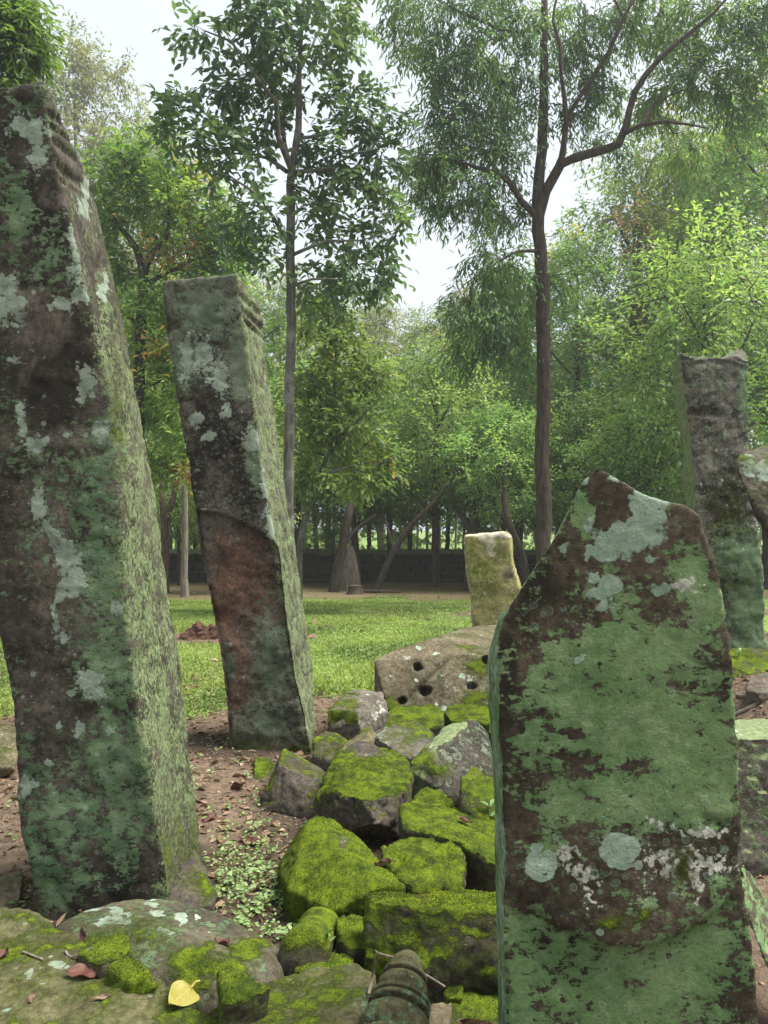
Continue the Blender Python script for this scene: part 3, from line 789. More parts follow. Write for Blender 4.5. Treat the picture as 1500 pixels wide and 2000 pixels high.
def deform3(co, nn):
    px, py = to_px(co)
    fr = sstep(0, -.6, nn[:, 1])
    # the worn belt: face steps out to an arc, then drops back below it
    arc = 1840 - ((px - 1220) / 200.0) ** 2 * 90
    d = sstep(-110, -20, py - arc) * sstep(14, -4, py - arc) * sstep(230, 150, np.abs(px - 1230)) * .011
    d = d - sstep(-10, 40, py - arc) * .006
    d = d + (fbm(co * 2.4, 2, 17) - .5) * .022
    d = d - np.exp(-((py - 1600 - (px - 1380) * .35) / 7) ** 2) * sstep(1370, 1385, px) * sstep(1425, 1410, px) * .012
    return co + np.stack([np.zeros(len(co)), -d * fr, np.zeros(len(co))], 1)
stone('broken_slab', 'big upright broken slab covered in green lichen in the right foreground', [('prism', f3, b3)],
      'front', .0062, 4, .0022, 9.0, 0, .05, 41, 'stone slab', None, (-.8, .4), 0, 0, 0, 0, 0, 0, 0, paint3, deform3, 0)

# ------------------------------------------------------------------ fallen blocks, slabs and turned pieces
FB = 'fallen blocks heaped between the posts'
# slab standing behind the holed one
f = [P(906, 1046, 8), P(985, 1038, 8), P(996, 1048, 8), P(1002, 1100, 8), (P(1016, 1150, 8)), P(1030, 1300, 8.0), P(930, 1300, 8), P(918, 1180, 8), P(910, 1110, 8)]
def paint_y(co, nn, A):
    px, py = to_pxw(co)
    A['pale'] = np.maximum(A['pale'], blobs(px, py, [(958, 1042, 24, 9), (958, 1060, 9, 26), (945, 1054, 10, 8), (925, 1044, 20, 5), (985, 1046, 14, 6), (963, 1080, 8, 8), (946, 1162, 4, 4), (970, 1213, 5, 4)], 1.0))
    A['moss'] = np.maximum(A['moss'], blobs(px, py, [(930, 1110, 20, 60), (955, 1130, 20, 70), (920, 1080, 14, 30), (975, 1080, 18, 14)], .5) * .50)
    A['dark'] = np.maximum(A['dark'], blobs(px, py, [(992, 1120, 14, 26), (1000, 1150, 10, 20)], .5) * .6)
    A['white'] = np.maximum(A['white'], sstep(-.4, -.8, nn[:, 0]) * .8)
stone('leaning_slab', 'yellow-green slab with a white lichen patch on top, standing upright on the lawn', [('prism', f, [(p[0] + .07, p[1] + .3, p[2]) for p in f])],
      'slab_yellow', .018, 3, .012, 5, seed=51, cat='stone slab', moss=(-.5, .3), paint=paint_y, blades=.5)
# holed slab
top = [P(729, 1291, 5.2), P(764, 1272, 5.32), P(850, 1246, 5.30), P(908, 1226, 6.2), P(985, 1218, 6.3), P(1030, 1290, 5.0), P(968, 1284, 5.0), P(906, 1277, 5.04)]
low = [P(740, 1345, 5.1), P(760, 1394, 4.92), P(960, 1402, 4.80), P(1020, 1398, 4.80), P(745, 1300, 5.6)]
holes = [(815, 1303, 9), (829, 1350, 12), (785, 1369, 8), (919, 1340, 9), (950, 1287, 9)]
def def_h(co, nn):
    px, py = to_px(co)
    d = np.zeros(len(co))
    for hx, hy, r in holes:
        d = np.maximum(d, sstep(1.25, .7, np.sqrt(((px - hx) / r) ** 2 + ((py - hy) / (r * .8)) ** 2) + (fbm(co * 24, 3, 5) - .5) * .8))
    d *= (nn[:, 1] < 0.2)
    v = np.array([.15, 1.0, -.35]) / 1.07
    co = co + v[None, :] * (d * .10)[:, None]
    g = np.exp(-((py - (1372 - (px - 790) * .95)) / 9) ** 2) * sstep(790, 800, px) * sstep(880, 860, px) * (nn[:, 1] < 0)
    return co + v[None, :] * (g * .03)[:, None]
def paint_h(co, nn, A):
    px, py = to_pxw(co)
    A['pale'] = np.maximum(A['pale'], blobs(px, py, [(818, 1268, 5, 4), (852, 1276, 5, 4), (848, 1378, 7, 5), (900, 1322, 8, 8), (917, 1336, 6, 10), (905, 1300, 5, 4), (870, 1385, 8, 5), (760, 1320, 3, 3), (812, 1332, 4, 4)], .9))
    A['moss'] = np.maximum(A['moss'], blobs(px, py, [(935, 1300, 34, 20), (760, 1378, 20, 16), (930, 1365, 40, 16)], .5) * .72)
stone('holed_slab', 'big tilted brown slab with round dowel holes on the far end of the heap', [top + low + drop([top[0], low[1], low[2], top[4], low[3]], -.1)[5:]],
      'rock_tan', .010, 1, .006, 5, 0, .04, 53, 'stone slab', None, (-.05, .28), .15, .0, .30, .12, .05, 0, .05, paint_h, def_h, .6)

def mossy(top=.35, up=.75): return (top, up)
def blk(label, pts, mat='rock', seed=1, z=None, name='fallen_block', group=FB, sh=.96, **k):
    kw = dict(vox=.0085, smooth=1, amp=.008, freq=7, cuts=2, cutsize=.03)
    kw.update(k)
    if kw.get('moss', (0, 0))[0] >= .2: kw['moss'] = (kw['moss'][0] + .16, kw['moss'][1])
    return stone(name, label, [drop(pts, z, sh) if z is not None else pts], mat, seed=seed, group=group, cat=kw.pop('cat', 'stone block'), **kw)

# back row
def pB1(co, nn, A):
    px, py = to_pxw(co)
    A['moss'] = np.where(px < 702, np.maximum(A['moss'], .75 * sstep(.2, -.3, nn[:, 1]) * sstep(1425, 1400, py)), A['moss'] - .55)
    A['white'] = np.maximum(A['white'], blobs(px, py, [(742, 1385, 12, 18), (733, 1400, 10, 12)], .5) * .8)
blk('purplish block with one bright moss face, beside the foot of the second post', [P(637, 1386, 4.5), P(663, 1362, 4.7), P(690, 1346, 4.85), P(748, 1350, 4.8), P(762, 1392, 4.6), P(700, 1388, 4.35), P(640, 1432, 4.4), P(700, 1428, 4.3), P(744, 1420, 4.5)],
    'rock_purple', 101, -.03, moss=(.0, .1), paint=pB1)
blk('rounded mossy block under the holed slab', [P(742, 1402, 4.6), P(778, 1374, 4.75), P(842, 1366, 4.75), P(868, 1390, 4.6), P(866, 1418, 4.5), P(800, 1428, 4.4), P(745, 1425, 4.5)], 'rock', 103, -.03, moss=(.35, .6), pale=.1)
blk('flat bright mossy block at the back of the heap beside the big green slab', [P(866, 1388, 4.7), P(890, 1374, 4.9), P(960, 1372, 4.9), P(985, 1400, 4.7), P(975, 1412, 4.55), P(880, 1408, 4.55)], 'rock', 105, -.03, moss=(.62, .6))
blk('knobbly mossy block topmost under the right end of the holed slab', [P(886, 1372, 4.95), P(905, 1346, 5.05), P(945, 1340, 5.1), P(985, 1346, 5.1), P(990, 1378, 4.9)], 'rock', 107, -.03, moss=(.30, .6), amp=.02)
blk('shaded mossy block half hidden behind the green slab edge', [P(952, 1420, 4.2), P(962, 1385, 4.3), P(1000, 1380, 4.4), P(1010, 1440, 4.2), P(958, 1440, 4.15)], 'rock_dark', 109, -.03, moss=(.3, .3), green=.3)
# middle row
blk('dark green block wedged beside the foot of the second post', [P(612, 1440, 4.1), P(640, 1424, 4.25), P(664, 1434, 4.2), P(690, 1455, 4.0), P(650, 1490, 3.95), P(612, 1478, 4.0)], 'rock', 111, -.03, moss=(.22, .4), green=.3, dark=.2)
blk('grey-brown block with a scaly lichen crust behind the big mossy block', [P(724, 1432, 4.1), P(770, 1402, 4.25), P(812, 1406, 4.2), P(848, 1432, 4.0), P(822, 1474, 3.75), P(792, 1480, 3.7), P(735, 1440, 3.95)], 'rock_purple', 113, -.02, moss=(.05, .45), pale=.22, ring=.3)
blk('thin grey slab leaning on the left of the big mossy block', [P(643, 1492, 3.75), P(672, 1450, 3.95), P(718, 1415, 4.15), P(740, 1432, 4.05), P(716, 1450, 3.85), P(648, 1515, 3.65)], 'rock_tan', 115, -.03, moss=(.02, .4), pale=.1)
def pB6(co, nn, A):
    px, py = to_pxw(co)
    A['moss'] = np.maximum(A['moss'], blobs(px, py, [(720, 1500, 95, 42), (660, 1530, 40, 24)], .5) * .95 * sstep(-.1, .35, nn[:, 2]))
    A['moss'] = A['moss'] - .5 * sstep(-.5, -.9, nn[:, 1])
    A['white'] = np.maximum(A['white'], blobs(px, py, [(770, 1508, 8, 12), (785, 1530, 10, 6)], .6) * .65)
    A['moss'] = A['moss'] - .7 * blobs(px, py, [(712, 1455, 40, 16)], .6)
blk('largest moss-topped block with a dark undercut front in the middle of the heap', [P(640, 1505, 3.5), P(662, 1470, 3.7), P(702, 1446, 3.85), P(758, 1458, 3.8), P(796, 1482, 3.65), P(806, 1515, 3.4), P(788, 1548, 3.15), P(722, 1562, 3.0), P(655, 1548, 3.1), P(616, 1556, 3.2),
     P(612, 1592, 3.2), P(640, 1620, 3.1), P(735, 1648, 2.98), P(805, 1560, 3.25)], 'rock_dark', 117, -.02, moss=(.22, .62), paint=pB6, sh=.9, cuts=3, amp=.014)
def pB7(co, nn, A):
    px, py = to_pxw(co)
    A['moss'] = np.maximum(A['moss'], blobs(px, py, [(528, 1525, 18, 50), (600, 1490, 20, 10)], .5) * .7) - .4 * sstep(-.6, -.9, nn[:, 1])
blk('dark pointed block with a sloping pale edge, left of the largest mossy block', [P(553, 1461, 3.75), P(570, 1466, 3.8), P(642, 1516, 3.6), P(638, 1525, 3.45), P(545, 1490, 3.5), P(508, 1560, 3.5), P(514, 1588, 3.45), P(620, 1600, 3.35), P(634, 1570, 3.4), P(600, 1480, 3.9)],
    'rock_dark', 119, -.03, moss=(.10, .60), paint=pB7, dark=.3, pale=.08, cuts=2)
def pB10(co, nn, A):
    px, py = to_pxw(co)
    fr = sstep(300, -300, (px - 846) * -80.0 - (py - 1478) * 79.0) * sstep(840, 860, px + (py - 1478) * .2)
    A['green'] = np.maximum(A['green'], fr * .40); A['spk'] = np.maximum(A['spk'], (1 - fr) * .95); A['dark'] = np.maximum(A['dark'], fr * .5)  # face green is algae; the darkening paints in shade the slope doesn't give
    A['moss'] = np.maximum(A['moss'], blobs(px, py, [(822, 1485, 26, 26), (850, 1505, 30, 14)], .5) * .85)
    A['white'] = np.maximum(A['white'], blobs(px, py, [(893, 1402, 6, 7), (915, 1398, 8, 5), (842, 1462, 5, 9)], .8))
blk('block with a clean grey-tan top and dark green face, beside the big green slab', [P(798, 1488, 3.65), P(842, 1462, 3.75), P(890, 1396, 4.15), P(926, 1398, 4.02), P(846, 1480, 3.60), P(968, 1448, 4.0), P(975, 1520, 3.78), P(905, 1562, 3.52), P(860, 1548, 3.50), P(800, 1505, 3.60)],
    'rock_dark', 121, -.02, moss=(-.2, .3), paint=pB10, cuts=2, cutsize=.03, smooth=4)
blk('low mossy lump tucked under the tan-topped block', [P(798, 1552, 3.3), P(822, 1530, 3.45), P(862, 1540, 3.4), P(886, 1568, 3.25), P(870, 1585, 3.15), P(800, 1580, 3.15)], 'rock', 123, -.02, moss=(.3, .5))
blk('upright mossy block against the left edge of the big green slab', [P(898, 1512, 3.2), P(925, 1496, 3.35), P(985, 1530, 3.2), P(985, 1585, 3.0), P(930, 1612, 2.95), P(900, 1580, 3.05)], 'rock', 125, -.02, moss=(.40, .55), sh=1.0)
# small ones near the second post's foot
blk('small flat stone capped with moss left of the small brown block', [P(412, 1500, 4.05), P(432, 1484, 4.25), P(466, 1482, 4.25), P(482, 1494, 4.15), P(478, 1508, 4.02), P(424, 1511, 4.0)], 'rock_dark', 127, -.03, name='fallen_stone', moss=(.5, .6), cat='stone', cuts=2, cutsize=.02)
blk('small square brown block with a moss cap at the foot of the second post', [P(494, 1484, 4.0), P(500, 1477, 4.12), P(536, 1479, 4.12), P(536, 1490, 4.0), P(514, 1530, 3.75), P(497, 1524, 3.8)], 'rock_brown', 129, -.03, moss=(.05, .8), sh=1.0, cuts=1, cutsize=.015)
blk('low grey slab lying on the earth behind the left post', [P(376, 1432, 4.7), P(402, 1416, 4.95), P(446, 1411, 5.0), P(452, 1440, 4.7), P(392, 1448, 4.55)], 'rock', 131, -.04, name='fallen_slab', moss=(-.1, .4), cat='stone slab')
blk('small yellow-mossed stone lying in front of the low grey slab', [P(396, 1454, 4.45), P(410, 1440, 4.6), P(432, 1443, 4.6), P(428, 1454, 4.45)], 'rock_olive', 133, -.03, name='fallen_stone', moss=(.25, .3), cat='stone', cuts=1, cutsize=.02)
blk('low tan stone showing between the second post and the heap', [P(612, 1398, 5.0), P(630, 1378, 5.2), P(650, 1392, 5.1), P(640, 1430, 4.9)], 'rock_tan', 135, -.03, name='fallen_stone', moss=(0, .3), cat='stone')
# front row
def pB13(co, nn, A):
    A['moss'] = np.maximum(A['moss'], .55 * sstep(.4, .7, nn[:, 2]))
blk('wide flat moss-covered slab running behind the green slab', [P(780, 1570, 3.1), P(792, 1560, 3.15), P(830, 1562, 3.2), P(985, 1590, 3.1), P(1030, 1640, 2.9), P(985, 1698, 2.55), P(900, 1645, 2.65), P(785, 1618, 2.8), P(784, 1600, 2.85)],
    'rock', 137, -.02, name='fallen_slab', moss=(.4, .6), paint=pB13, cat='stone slab', sh=.98)
blk('rounded rough mossy block in front of the wide flat slab', [P(739, 1640, 2.75), P(760, 1624, 2.85), P(835, 1616, 2.85), P(885, 1628, 2.75), P(903, 1660, 2.62), P(906, 1730, 2.45), P(800, 1738, 2.42), P(742, 1670, 2.6)], 'rock', 139, -.02, moss=(.36, .5), amp=.02, smooth=7)
def pB15(co, nn, A):
    px, py = to_pxw(co)
    A['moss'] = np.maximum(A['moss'], .80 * sstep(.2, -.2, nn[:, 1])) - blobs(px, py, [(640, 1602, 16, 10), (672, 1648, 7, 10)], .6) * .5
    A['white'] = np.maximum(A['white'], blobs(px, py, [(640, 1602, 12, 5), (668, 1650, 5, 8)], .6) * .6)
blk('big wedge-shaped block furred all over with moss, left of the heap', [P(622, 1590, 2.92), P(650, 1592, 2.95), P(715, 1650, 2.78), P(722, 1668, 2.7), P(793, 1732, 2.45), P(770, 1742, 2.38), P(600, 1604, 2.78), P(560, 1655, 2.75), P(538, 1700, 2.68), P(560, 1735, 2.5), P(660, 1785, 2.36), P(720, 1790, 2.34)],
    'rock', 141, -.01, moss=(.35, .5), paint=pB15, cuts=2, cutsize=.03, sh=.98, blades=1.3)
def pB16(co, nn, A):
    px, py = to_pxw(co)
    A['moss'] = np.maximum(A['moss'], .62 * sstep(1850, 1790, py) * sstep(830, 740, px)) 
    A['moss'] = np.maximum(A['moss'], sstep(.35, .7, nn[:, 2]) * .9)
blk('long squared mossy block nearest the camera beside the big green slab', [P(714, 1746, 2.22), P(800, 1740, 2.28), P(985, 1736, 2.3), P(1060, 1740, 2.3), P(1060, 1790, 2.0), P(978, 1780, 2.03), P(724, 1757, 2.12), P(706, 1800, 2.12), P(707, 1868, 2.08), P(823, 1892, 2.02), P(980, 1910, 1.98), P(1040, 1915, 1.98)],
    'rock_dark', 143, .0, moss=(.36, .52), paint=pB16, cuts=2, cutsize=.025, sh=.97, blades=1.3)
blk('small mossy stone squeezed between the short drum and the long block', [P(655, 1792, 2.3), P(684, 1780, 2.36), P(712, 1784, 2.36), P(716, 1850, 2.15), P(690, 1858, 2.12), P(660, 1835, 2.2)], 'rock', 145, -.01, name='fallen_stone', moss=(.38, .5), cat='stone', cuts=2, cutsize=.02)
blk('low mossy lump in front of the short drum', [P(574, 1892, 2.08), P(610, 1862, 2.16), P(660, 1854, 2.18), P(697, 1868, 2.1), P(690, 1900, 2.0), P(590, 1905, 2.02)], 'rock', 147, .0, name='fallen_stone', moss=(.42, .5), cat='stone', cuts=2, cutsize=.02)
blk('small sharp mossy wedge lying on the edge of the low boulder', [P(421, 1896, 1.851), P(448, 1883, 1.906), P(470, 1898, 1.832), P(532, 1928, 1.786), P(470, 1950, 1.730), P(432, 1965, 1.730), P(440, 1925, 1.767)], 'rock_dark', 149, .10, name='fallen_stone', moss=(.33, .7), cat='stone', cuts=1, cutsize=.01, sh=.9, vox=.008)
def pB20(co, nn, A):
    px, py = to_pxw(co)
    A['moss'] = np.maximum(A['moss'], blobs(px, py, [(560, 1925, 120, 22), (470, 1975, 70, 30), (600, 1990, 60, 26)], .5) * .62)
    A['moss'] = A['moss'] - .35 * sstep(650, 700, px)
blk('greenish flat-topped block at the bottom edge beside the turned baluster', [P(404, 1974, 1.86), P(520, 1912, 1.98), P(620, 1888, 2.02), P(704, 1880, 2.02), P(732, 1902, 1.94), P(716, 1950, 1.78), P(690, 2010, 1.68), P(650, 2080, 1.6), P(430, 2060, 1.66)],
    'rock_olive', 151, .0, moss=(.12, .42), green=.25, paint=pB20, cuts=1, cutsize=.03, sh=1.0)
blk('mossy floor stone at the bottom edge beside the young plant', [P(868, 1950, 1.98), P(900, 1918, 2.08), P(1000, 1905, 2.1), P(1080, 1990, 1.85), P(1000, 2050, 1.75), P(880, 2050, 1.75)], 'rock_olive', 153, .0, name='fallen_slab', moss=(.33, .35), cat='stone slab')
blk('small dark moss ball beside the dead leaf', [P(866, 1935, 2.0), P(885, 1906, 2.06), P(905, 1915, 2.02), P(905, 1945, 1.95), P(875, 1950, 1.95)], 'rock_dark', 155, .03, name='fallen_stone', moss=(.45, .4), cat='stone', cuts=2, cutsize=.015, vox=.008)
blk('pale squared stone chip at the bottom edge beside the turned baluster', [P(838, 1958, 1.84), P(886, 1950, 1.87), P(882, 2030, 1.66), P(832, 2030, 1.66), P(836, 1990, 1.74)], 'rock_tan', 157, .03, name='fallen_stone', moss=(-.3, .2), cat='stone', cuts=0, vox=.008, sh=1.0, smooth=3)
# left foreground
def pB23(co, nn, A):
    px, py = to_pxw(co)
    A['pale'] = np.maximum(A['pale'], blobs(px, py, [(232, 1778, 22, 9), (220, 1800, 34, 12), (298, 1763, 15, 8), (312, 1780, 16, 7), (352, 1792, 12, 12), (388, 1796, 10, 8), (250, 1784, 8, 5), (180, 1770, 30, 5), (110, 1805, 12, 4), (320, 1817, 14, 6), (215, 1770, 16, 4)], .8))
    A['moss'] = np.maximum(A['moss'], blobs(px, py, [(400, 1880, 70, 34), (480, 1860, 40, 20), (380, 1920, 40, 26), (500, 1840, 30, 14)], .5) * .92)
    A['green'] = np.maximum(A['green'], blobs(px, py, [(250, 1800, 140, 50), (350, 1840, 110, 60)], .4) * .55)
blk('low rounded grey-green boulder with pale lichen spots in front of the left post', [P(98, 1812, 2.25), P(150, 1780, 2.36), P(220, 1758, 2.42), P(300, 1752, 2.44), P(380, 1764, 2.4), P(460, 1790, 2.32), P(540, 1840, 2.2), P(556, 1870, 2.12), P(540, 1925, 2.02), P(430, 1955, 1.94), P(350, 1940, 1.94), P(250, 1890, 2.02), P(140, 1850, 2.12), P(300, 1800, 2.14), P(400, 1832, 2.08), P(440, 1880, 1.99)],
    'rock', 159, .0, name='boulder', group=None, moss=(.14, .20), green=.42, paint=pB23, smooth=40, amp=.006, cat='boulder', cuts=0, sh=1.05)
def pB24(co, nn, A):
    px, py = to_pxw(co)
    A['pale'] = np.maximum(A['pale'], blobs(px, py, [(120, 1892, 24, 9), (55, 1907, 14, 6), (20, 1962, 14, 8), (98, 1880, 8, 4), (40, 1795, 8, 4), (88, 1910, 10, 4)], .8))
    A['moss'] = np.maximum(A['moss'], blobs(px, py, [(150, 1850, 90, 16), (230, 1925, 80, 14), (110, 1820, 50, 10), (380, 1990, 60, 16), (30, 1790, 40, 8), (250, 1895, 40, 10)], .4) * .75)
blk('broad flat olive-brown slab filling the bottom left corner', [P(-260, 1800, z=.16), P(-30, 1772, z=.17), P(62, 1778, z=.17), P(140, 1845, z=.16), P(330, 1925, z=.15), P(430, 1990, z=.14), P(470, 2080, z=.12), P(460, 2300, z=.10), P(-400, 2300, z=.12)],
    'rock_olive', 161, -.02, name='fallen_slab', group=None, moss=(.19, .14), green=.16, dark=.12, paint=pB24, cat='stone slab', cuts=0, sh=1.0, amp=.010, freq=5, vox=.010)
blk('small mossy stone lying between the flat slab and the low boulder', [P(150, 1862, 2.02), P(200, 1836, 2.1), P(250, 1825, 2.12), P(258, 1840, 2.06), P(238, 1868, 1.98), P(200, 1885, 1.94)], 'rock', 163, .04, name='fallen_stone', group=None, moss=(.42, .5), cat='stone', cuts=1, cutsize=.01, sh=.9, vox=.008)
blk('small ridged mossy stone lying just in front of another by the low boulder', [P(204, 1890, 1.94), P(232, 1874, 2.0), P(262, 1872, 2.0), P(300, 1890, 1.95), P(308, 1925, 1.88), P(250, 1915, 1.88)], 'rock', 165, .04, name='fallen_stone', group=None, moss=(.5, .4), cat='stone', cuts=1, cutsize=.01, sh=.9, vox=.008, amp=.02, blades=1.6)
blk('moss-streaked wedge leaning on the foot of the left post', [P(378, 1656, 2.78), P(400, 1690, 2.72), P(420, 1745, 2.6), P(416, 1770, 2.5), P(345, 1775, 2.48), P(326, 1765, 2.5), P(336, 1720, 2.58), P(360, 1680, 2.68)], 'rock_dark', 167, -.03, group=None, moss=(.14, .25), spk=.2, cuts=1, cutsize=.015)
blk('tan and mossy stone lying at the left edge behind the left post', [P(-40, 1750, 2.6), P(-10, 1712, 2.75), P(44, 1690, 2.8), P(48, 1720, 2.7), P(38, 1765, 2.55), P(-30, 1780, 2.5)], 'rock_tan', 169, -.02, group=None, moss=(.05, .4), cuts=1)
blk('dark undercut block lying at the left edge behind the left post', [P(-120, 1425, 4.1), P(-20, 1408, 4.3), P(26, 1412, 4.3), P(40, 1440, 4.1), P(30, 1520, 3.75), P(-10, 1535, 3.75), P(-120, 1540, 3.75)], 'rock_tan', 171, .06, group=None, moss=(.02, .5), dark=.15, sh=.9)
# right side
blk('dark mossy stone under the brown post behind the green slab', [P(1380, 1290, 4.6), P(1425, 1264, 4.85), P(1480, 1268, 4.85), P(1530, 1275, 4.8), P(1530, 1330, 4.5), P(1432, 1332, 4.5), P(1380, 1330, 4.5)], 'rock_dark', 173, .25, group=None, moss=(.15, .6), sh=1.05)
blk('reddish stone lying on bare earth at the right edge', [P(1456, 1345, 4.1), P(1466, 1322, 4.25), P(1500, 1310, 4.3), P(1550, 1315, 4.3), P(1550, 1350, 4.1), P(1480, 1352, 4.05)], 'rock_purple', 175, .25, name='fallen_stone', group=None, moss=(-.4, .2), cat='stone', warm=.3)
def pB30(co, nn, A):
    A['green'] = np.maximum(A['green'], sstep(-.2, -.7, nn[:, 1]) * .38); A['spk'] = np.maximum(A['spk'], sstep(.3, .7, nn[:, 2]) * .95)
    A['moss'] = np.maximum(A['moss'], sstep(-.2, -.7, nn[:, 1]) * .22)
blk('dark lichened block with a flat tan top, behind the right edge of the green slab', [P(1400, 1440, 2.95), P(1420, 1405, 3.25), P(1520, 1400, 3.25), P(1620, 1405, 3.25), P(1620, 1445, 2.95), P(1620, 1690, 2.8), P(1400, 1690, 2.8)], 'post_green', 177, -.02, group=None, moss=(-.3, .1), green=.1, paint=pB30, white=.12, ring=.3, cuts=2, sh=1.0)
blk('green narrow slab leaning away behind the lower right edge of the green slab', [P(1440, 1680, 2.05), P(1462, 1690, 2.1), P(1540, 1860, 2.0), P(1560, 1960, 1.9), P(1500, 1900, 1.85), P(1445, 1760, 1.95), P(1500, 1760, 2.2), P(1590, 1980, 2.0)], 'front', 179, None, name='fallen_slab', group=None, moss=(-.2, .1), green=.55, cat='stone slab', cuts=0)
def pB31(co, nn, A):
    px, py = to_pxw(co)
    A['pale'] = np.maximum(A['pale'], blobs(px, py, [(1458, 902, 14, 6), (1470, 916, 18, 10), (1492, 912, 20, 14), (1458, 920, 14, 10), (1462, 892, 10, 6), (1500, 930, 30, 8)], .9))
blk('dark leaning post with white lichen rosettes at its head, cut by the right edge', [P(1434, 896, 3.5), P(1446, 880, 3.6), P(1490, 868, 3.7), P(1620, 872, 3.7), P(1640, 930, 3.5), P(1440, 925, 3.48), P(1456, 955, 3.45), P(1480, 1010, 3.45), P(1500, 1052, 3.5),
     P(1700, 1400, 3.5), P(1960, 1560, 3.7), P(1900, 1560, 3.3), P(1560, 1150, 3.4), P(1840, 1200, 3.7)], 'rock_dark', 181, None, name='leaning_post', group=None, moss=(.12, .30), dark=.4, green=.25, paint=pB31, cat='stone post', cuts=1)

# turned pieces
def lathe_mesh(name, prof, axis_a, axis_b, mat, seg=48, amp=.003, moss=0.0, seed=3, green=0.0):
    """prof: [(t along the axis 0..1, radius)]; axis from a to b"""
    a, b = np.array(axis_a), np.array(axis_b)
    w = b - a; L = np.linalg.norm(w); w /= L
    u = np.cross(w, [0, 0, 1.0]); u /= np.linalg.norm(u); v = np.cross(u, w)
    ts = np.array([q[0] for q in prof]); rs = np.array([q[1] for q in prof])
    tt = np.linspace(0, 1, 260); rr = np.interp(tt, ts, rs)
    k = np.array([.25, .5, .25]); rr[1:-1] = np.convolve(rr, k, 'valid')
    th = np.linspace(0, 2 * np.pi, seg, endpoint=False)
    co = a[None, None, :] + w[None, None, :] * (tt * L)[:, None, None] + rr[:, None, None] * (np.cos(th)[None, :, None] * u + np.sin(th)[None, :, None] * v)
    co = co.reshape(-1, 3)
    nr = (np.cos(th)[None, :, None] * u + np.sin(th)[None, :, None] * v) * np.ones((260, 1, 1)); nr = nr.reshape(-1, 3)
    co = co + nr * ((fbm(co * 22, 3, seed) - .5) * amp * 2)[:, None]
    n0 = len(co)
    co = np.vstack([co, a[None], b[None]])
    ii, jj = np.meshgrid(np.arange(259), np.arange(seg), indexing='ij')
    q = np.stack([ii * seg + jj, (ii + 1) * seg + jj, (ii + 1) * seg + (jj + 1) % seg, ii * seg + (jj + 1) % seg], -1).reshape(-1, 4)[:, ::-1]
    caps = [[n0, n0, (j + 1) % seg, j] for j in range(seg)]
    base = np.array([co[:, 0].mean(), co[:, 1].mean(), co[:, 2].min()])
    zn = np.append(nr[:, 2], [0, 0]); lf = fbm(co * 9, 3, seed + 4) - .5
    at = dict(moss=moss + .6 * zn * (moss > 0) + lf * 1.0 * (moss > 0), green=np.full(len(co), green), dark=np.full(len(co), .15) + lf, pale=np.full(len(co), -.2), spk=np.zeros(len(co)), ring=np.zeros(len(co)), warm=np.zeros(len(co)), white=np.zeros(len(co)))
    bm = bmesh.new()
    lays = {k_: bm.verts.layers.float.new(k_) for k_ in at}
    lays = {k_: bm.verts.layers.float[k_] for k_ in at}
    vs = [bm.verts.new(p) for p in (co - base)]
    for k_, lay in lays.items():
        for vtx, val in zip(vs, at[k_]): vtx[lay] = float(val)
    for f_ in q: bm.faces.new([vs[i] for i in f_])
    for j in range(seg):
        bm.faces.new((vs[n0], vs[(j + 1) % seg], vs[j]))
        bm.faces.new((vs[n0 + 1], vs[259 * seg + j], vs[259 * seg + (j + 1) % seg]))
    bmesh.ops.recalc_face_normals(bm, faces=bm.faces[:])
    me = bpy.data.meshes.new(name); bm.to_mesh(me); bm.free()
    me.polygons.foreach_set('use_smooth', np.ones(len(me.polygons), dtype=bool))
    me.materials.append(mat)
    return me, base
prof = [(0, .100), (.22, .100), (.225, .078), (.25, .078), (.255, .100), (.285, .100), (.29, .084), (.305, .084), (.31, .100), (.34, .100), (.345, .076), (.365, .078), (.40, .092), (.45, .098), (.50, .092), (.53, .078), (.535, .066), (.555, .066), (.56, .086), (.59, .086), (.595, .070), (.605, .070), (.61, .084), (.64, .084), (.645, .060), (.665, .062), (.70, .070), (.735, .070), (.765, .060), (.77, .050), (.785, .050), (.79, .062), (.82, .062), (.825, .048), (.84, .050), (.88, .048), (.93, .040), (.97, .026), (1, .004)]
prof = [(t_, r_ * .76) for t_, r_ in prof]
me, b = lathe_mesh('turned_baluster', prof, P(745, 2160, 1.46), P(799, 1858, 1.75), M['rock_olive'], amp=.0025, moss=0.0, seed=5, green=.35)
tag(link('turned_baluster', me, None, b), 'ringed grey-green turned stone baluster lying with its tapered tip away', 'baluster')
prof = [(0, .062), (.03, .068), (.10, .070), (.13, .064), (.16, .068), (.22, .069), (.26, .063), (.70, .060), (.74, .066), (.84, .068), (.9, .066), (1, .055)]
me, b = lathe_mesh('turned_drum', prof, P(592, 1866, 2.10), P(628, 1812, 2.40), M['rock'], amp=.004, moss=.36, seed=9)
tag(link('turned_drum', me, None, b), 'short mossy stone drum with ringed ends lying beside the long block', 'drum')

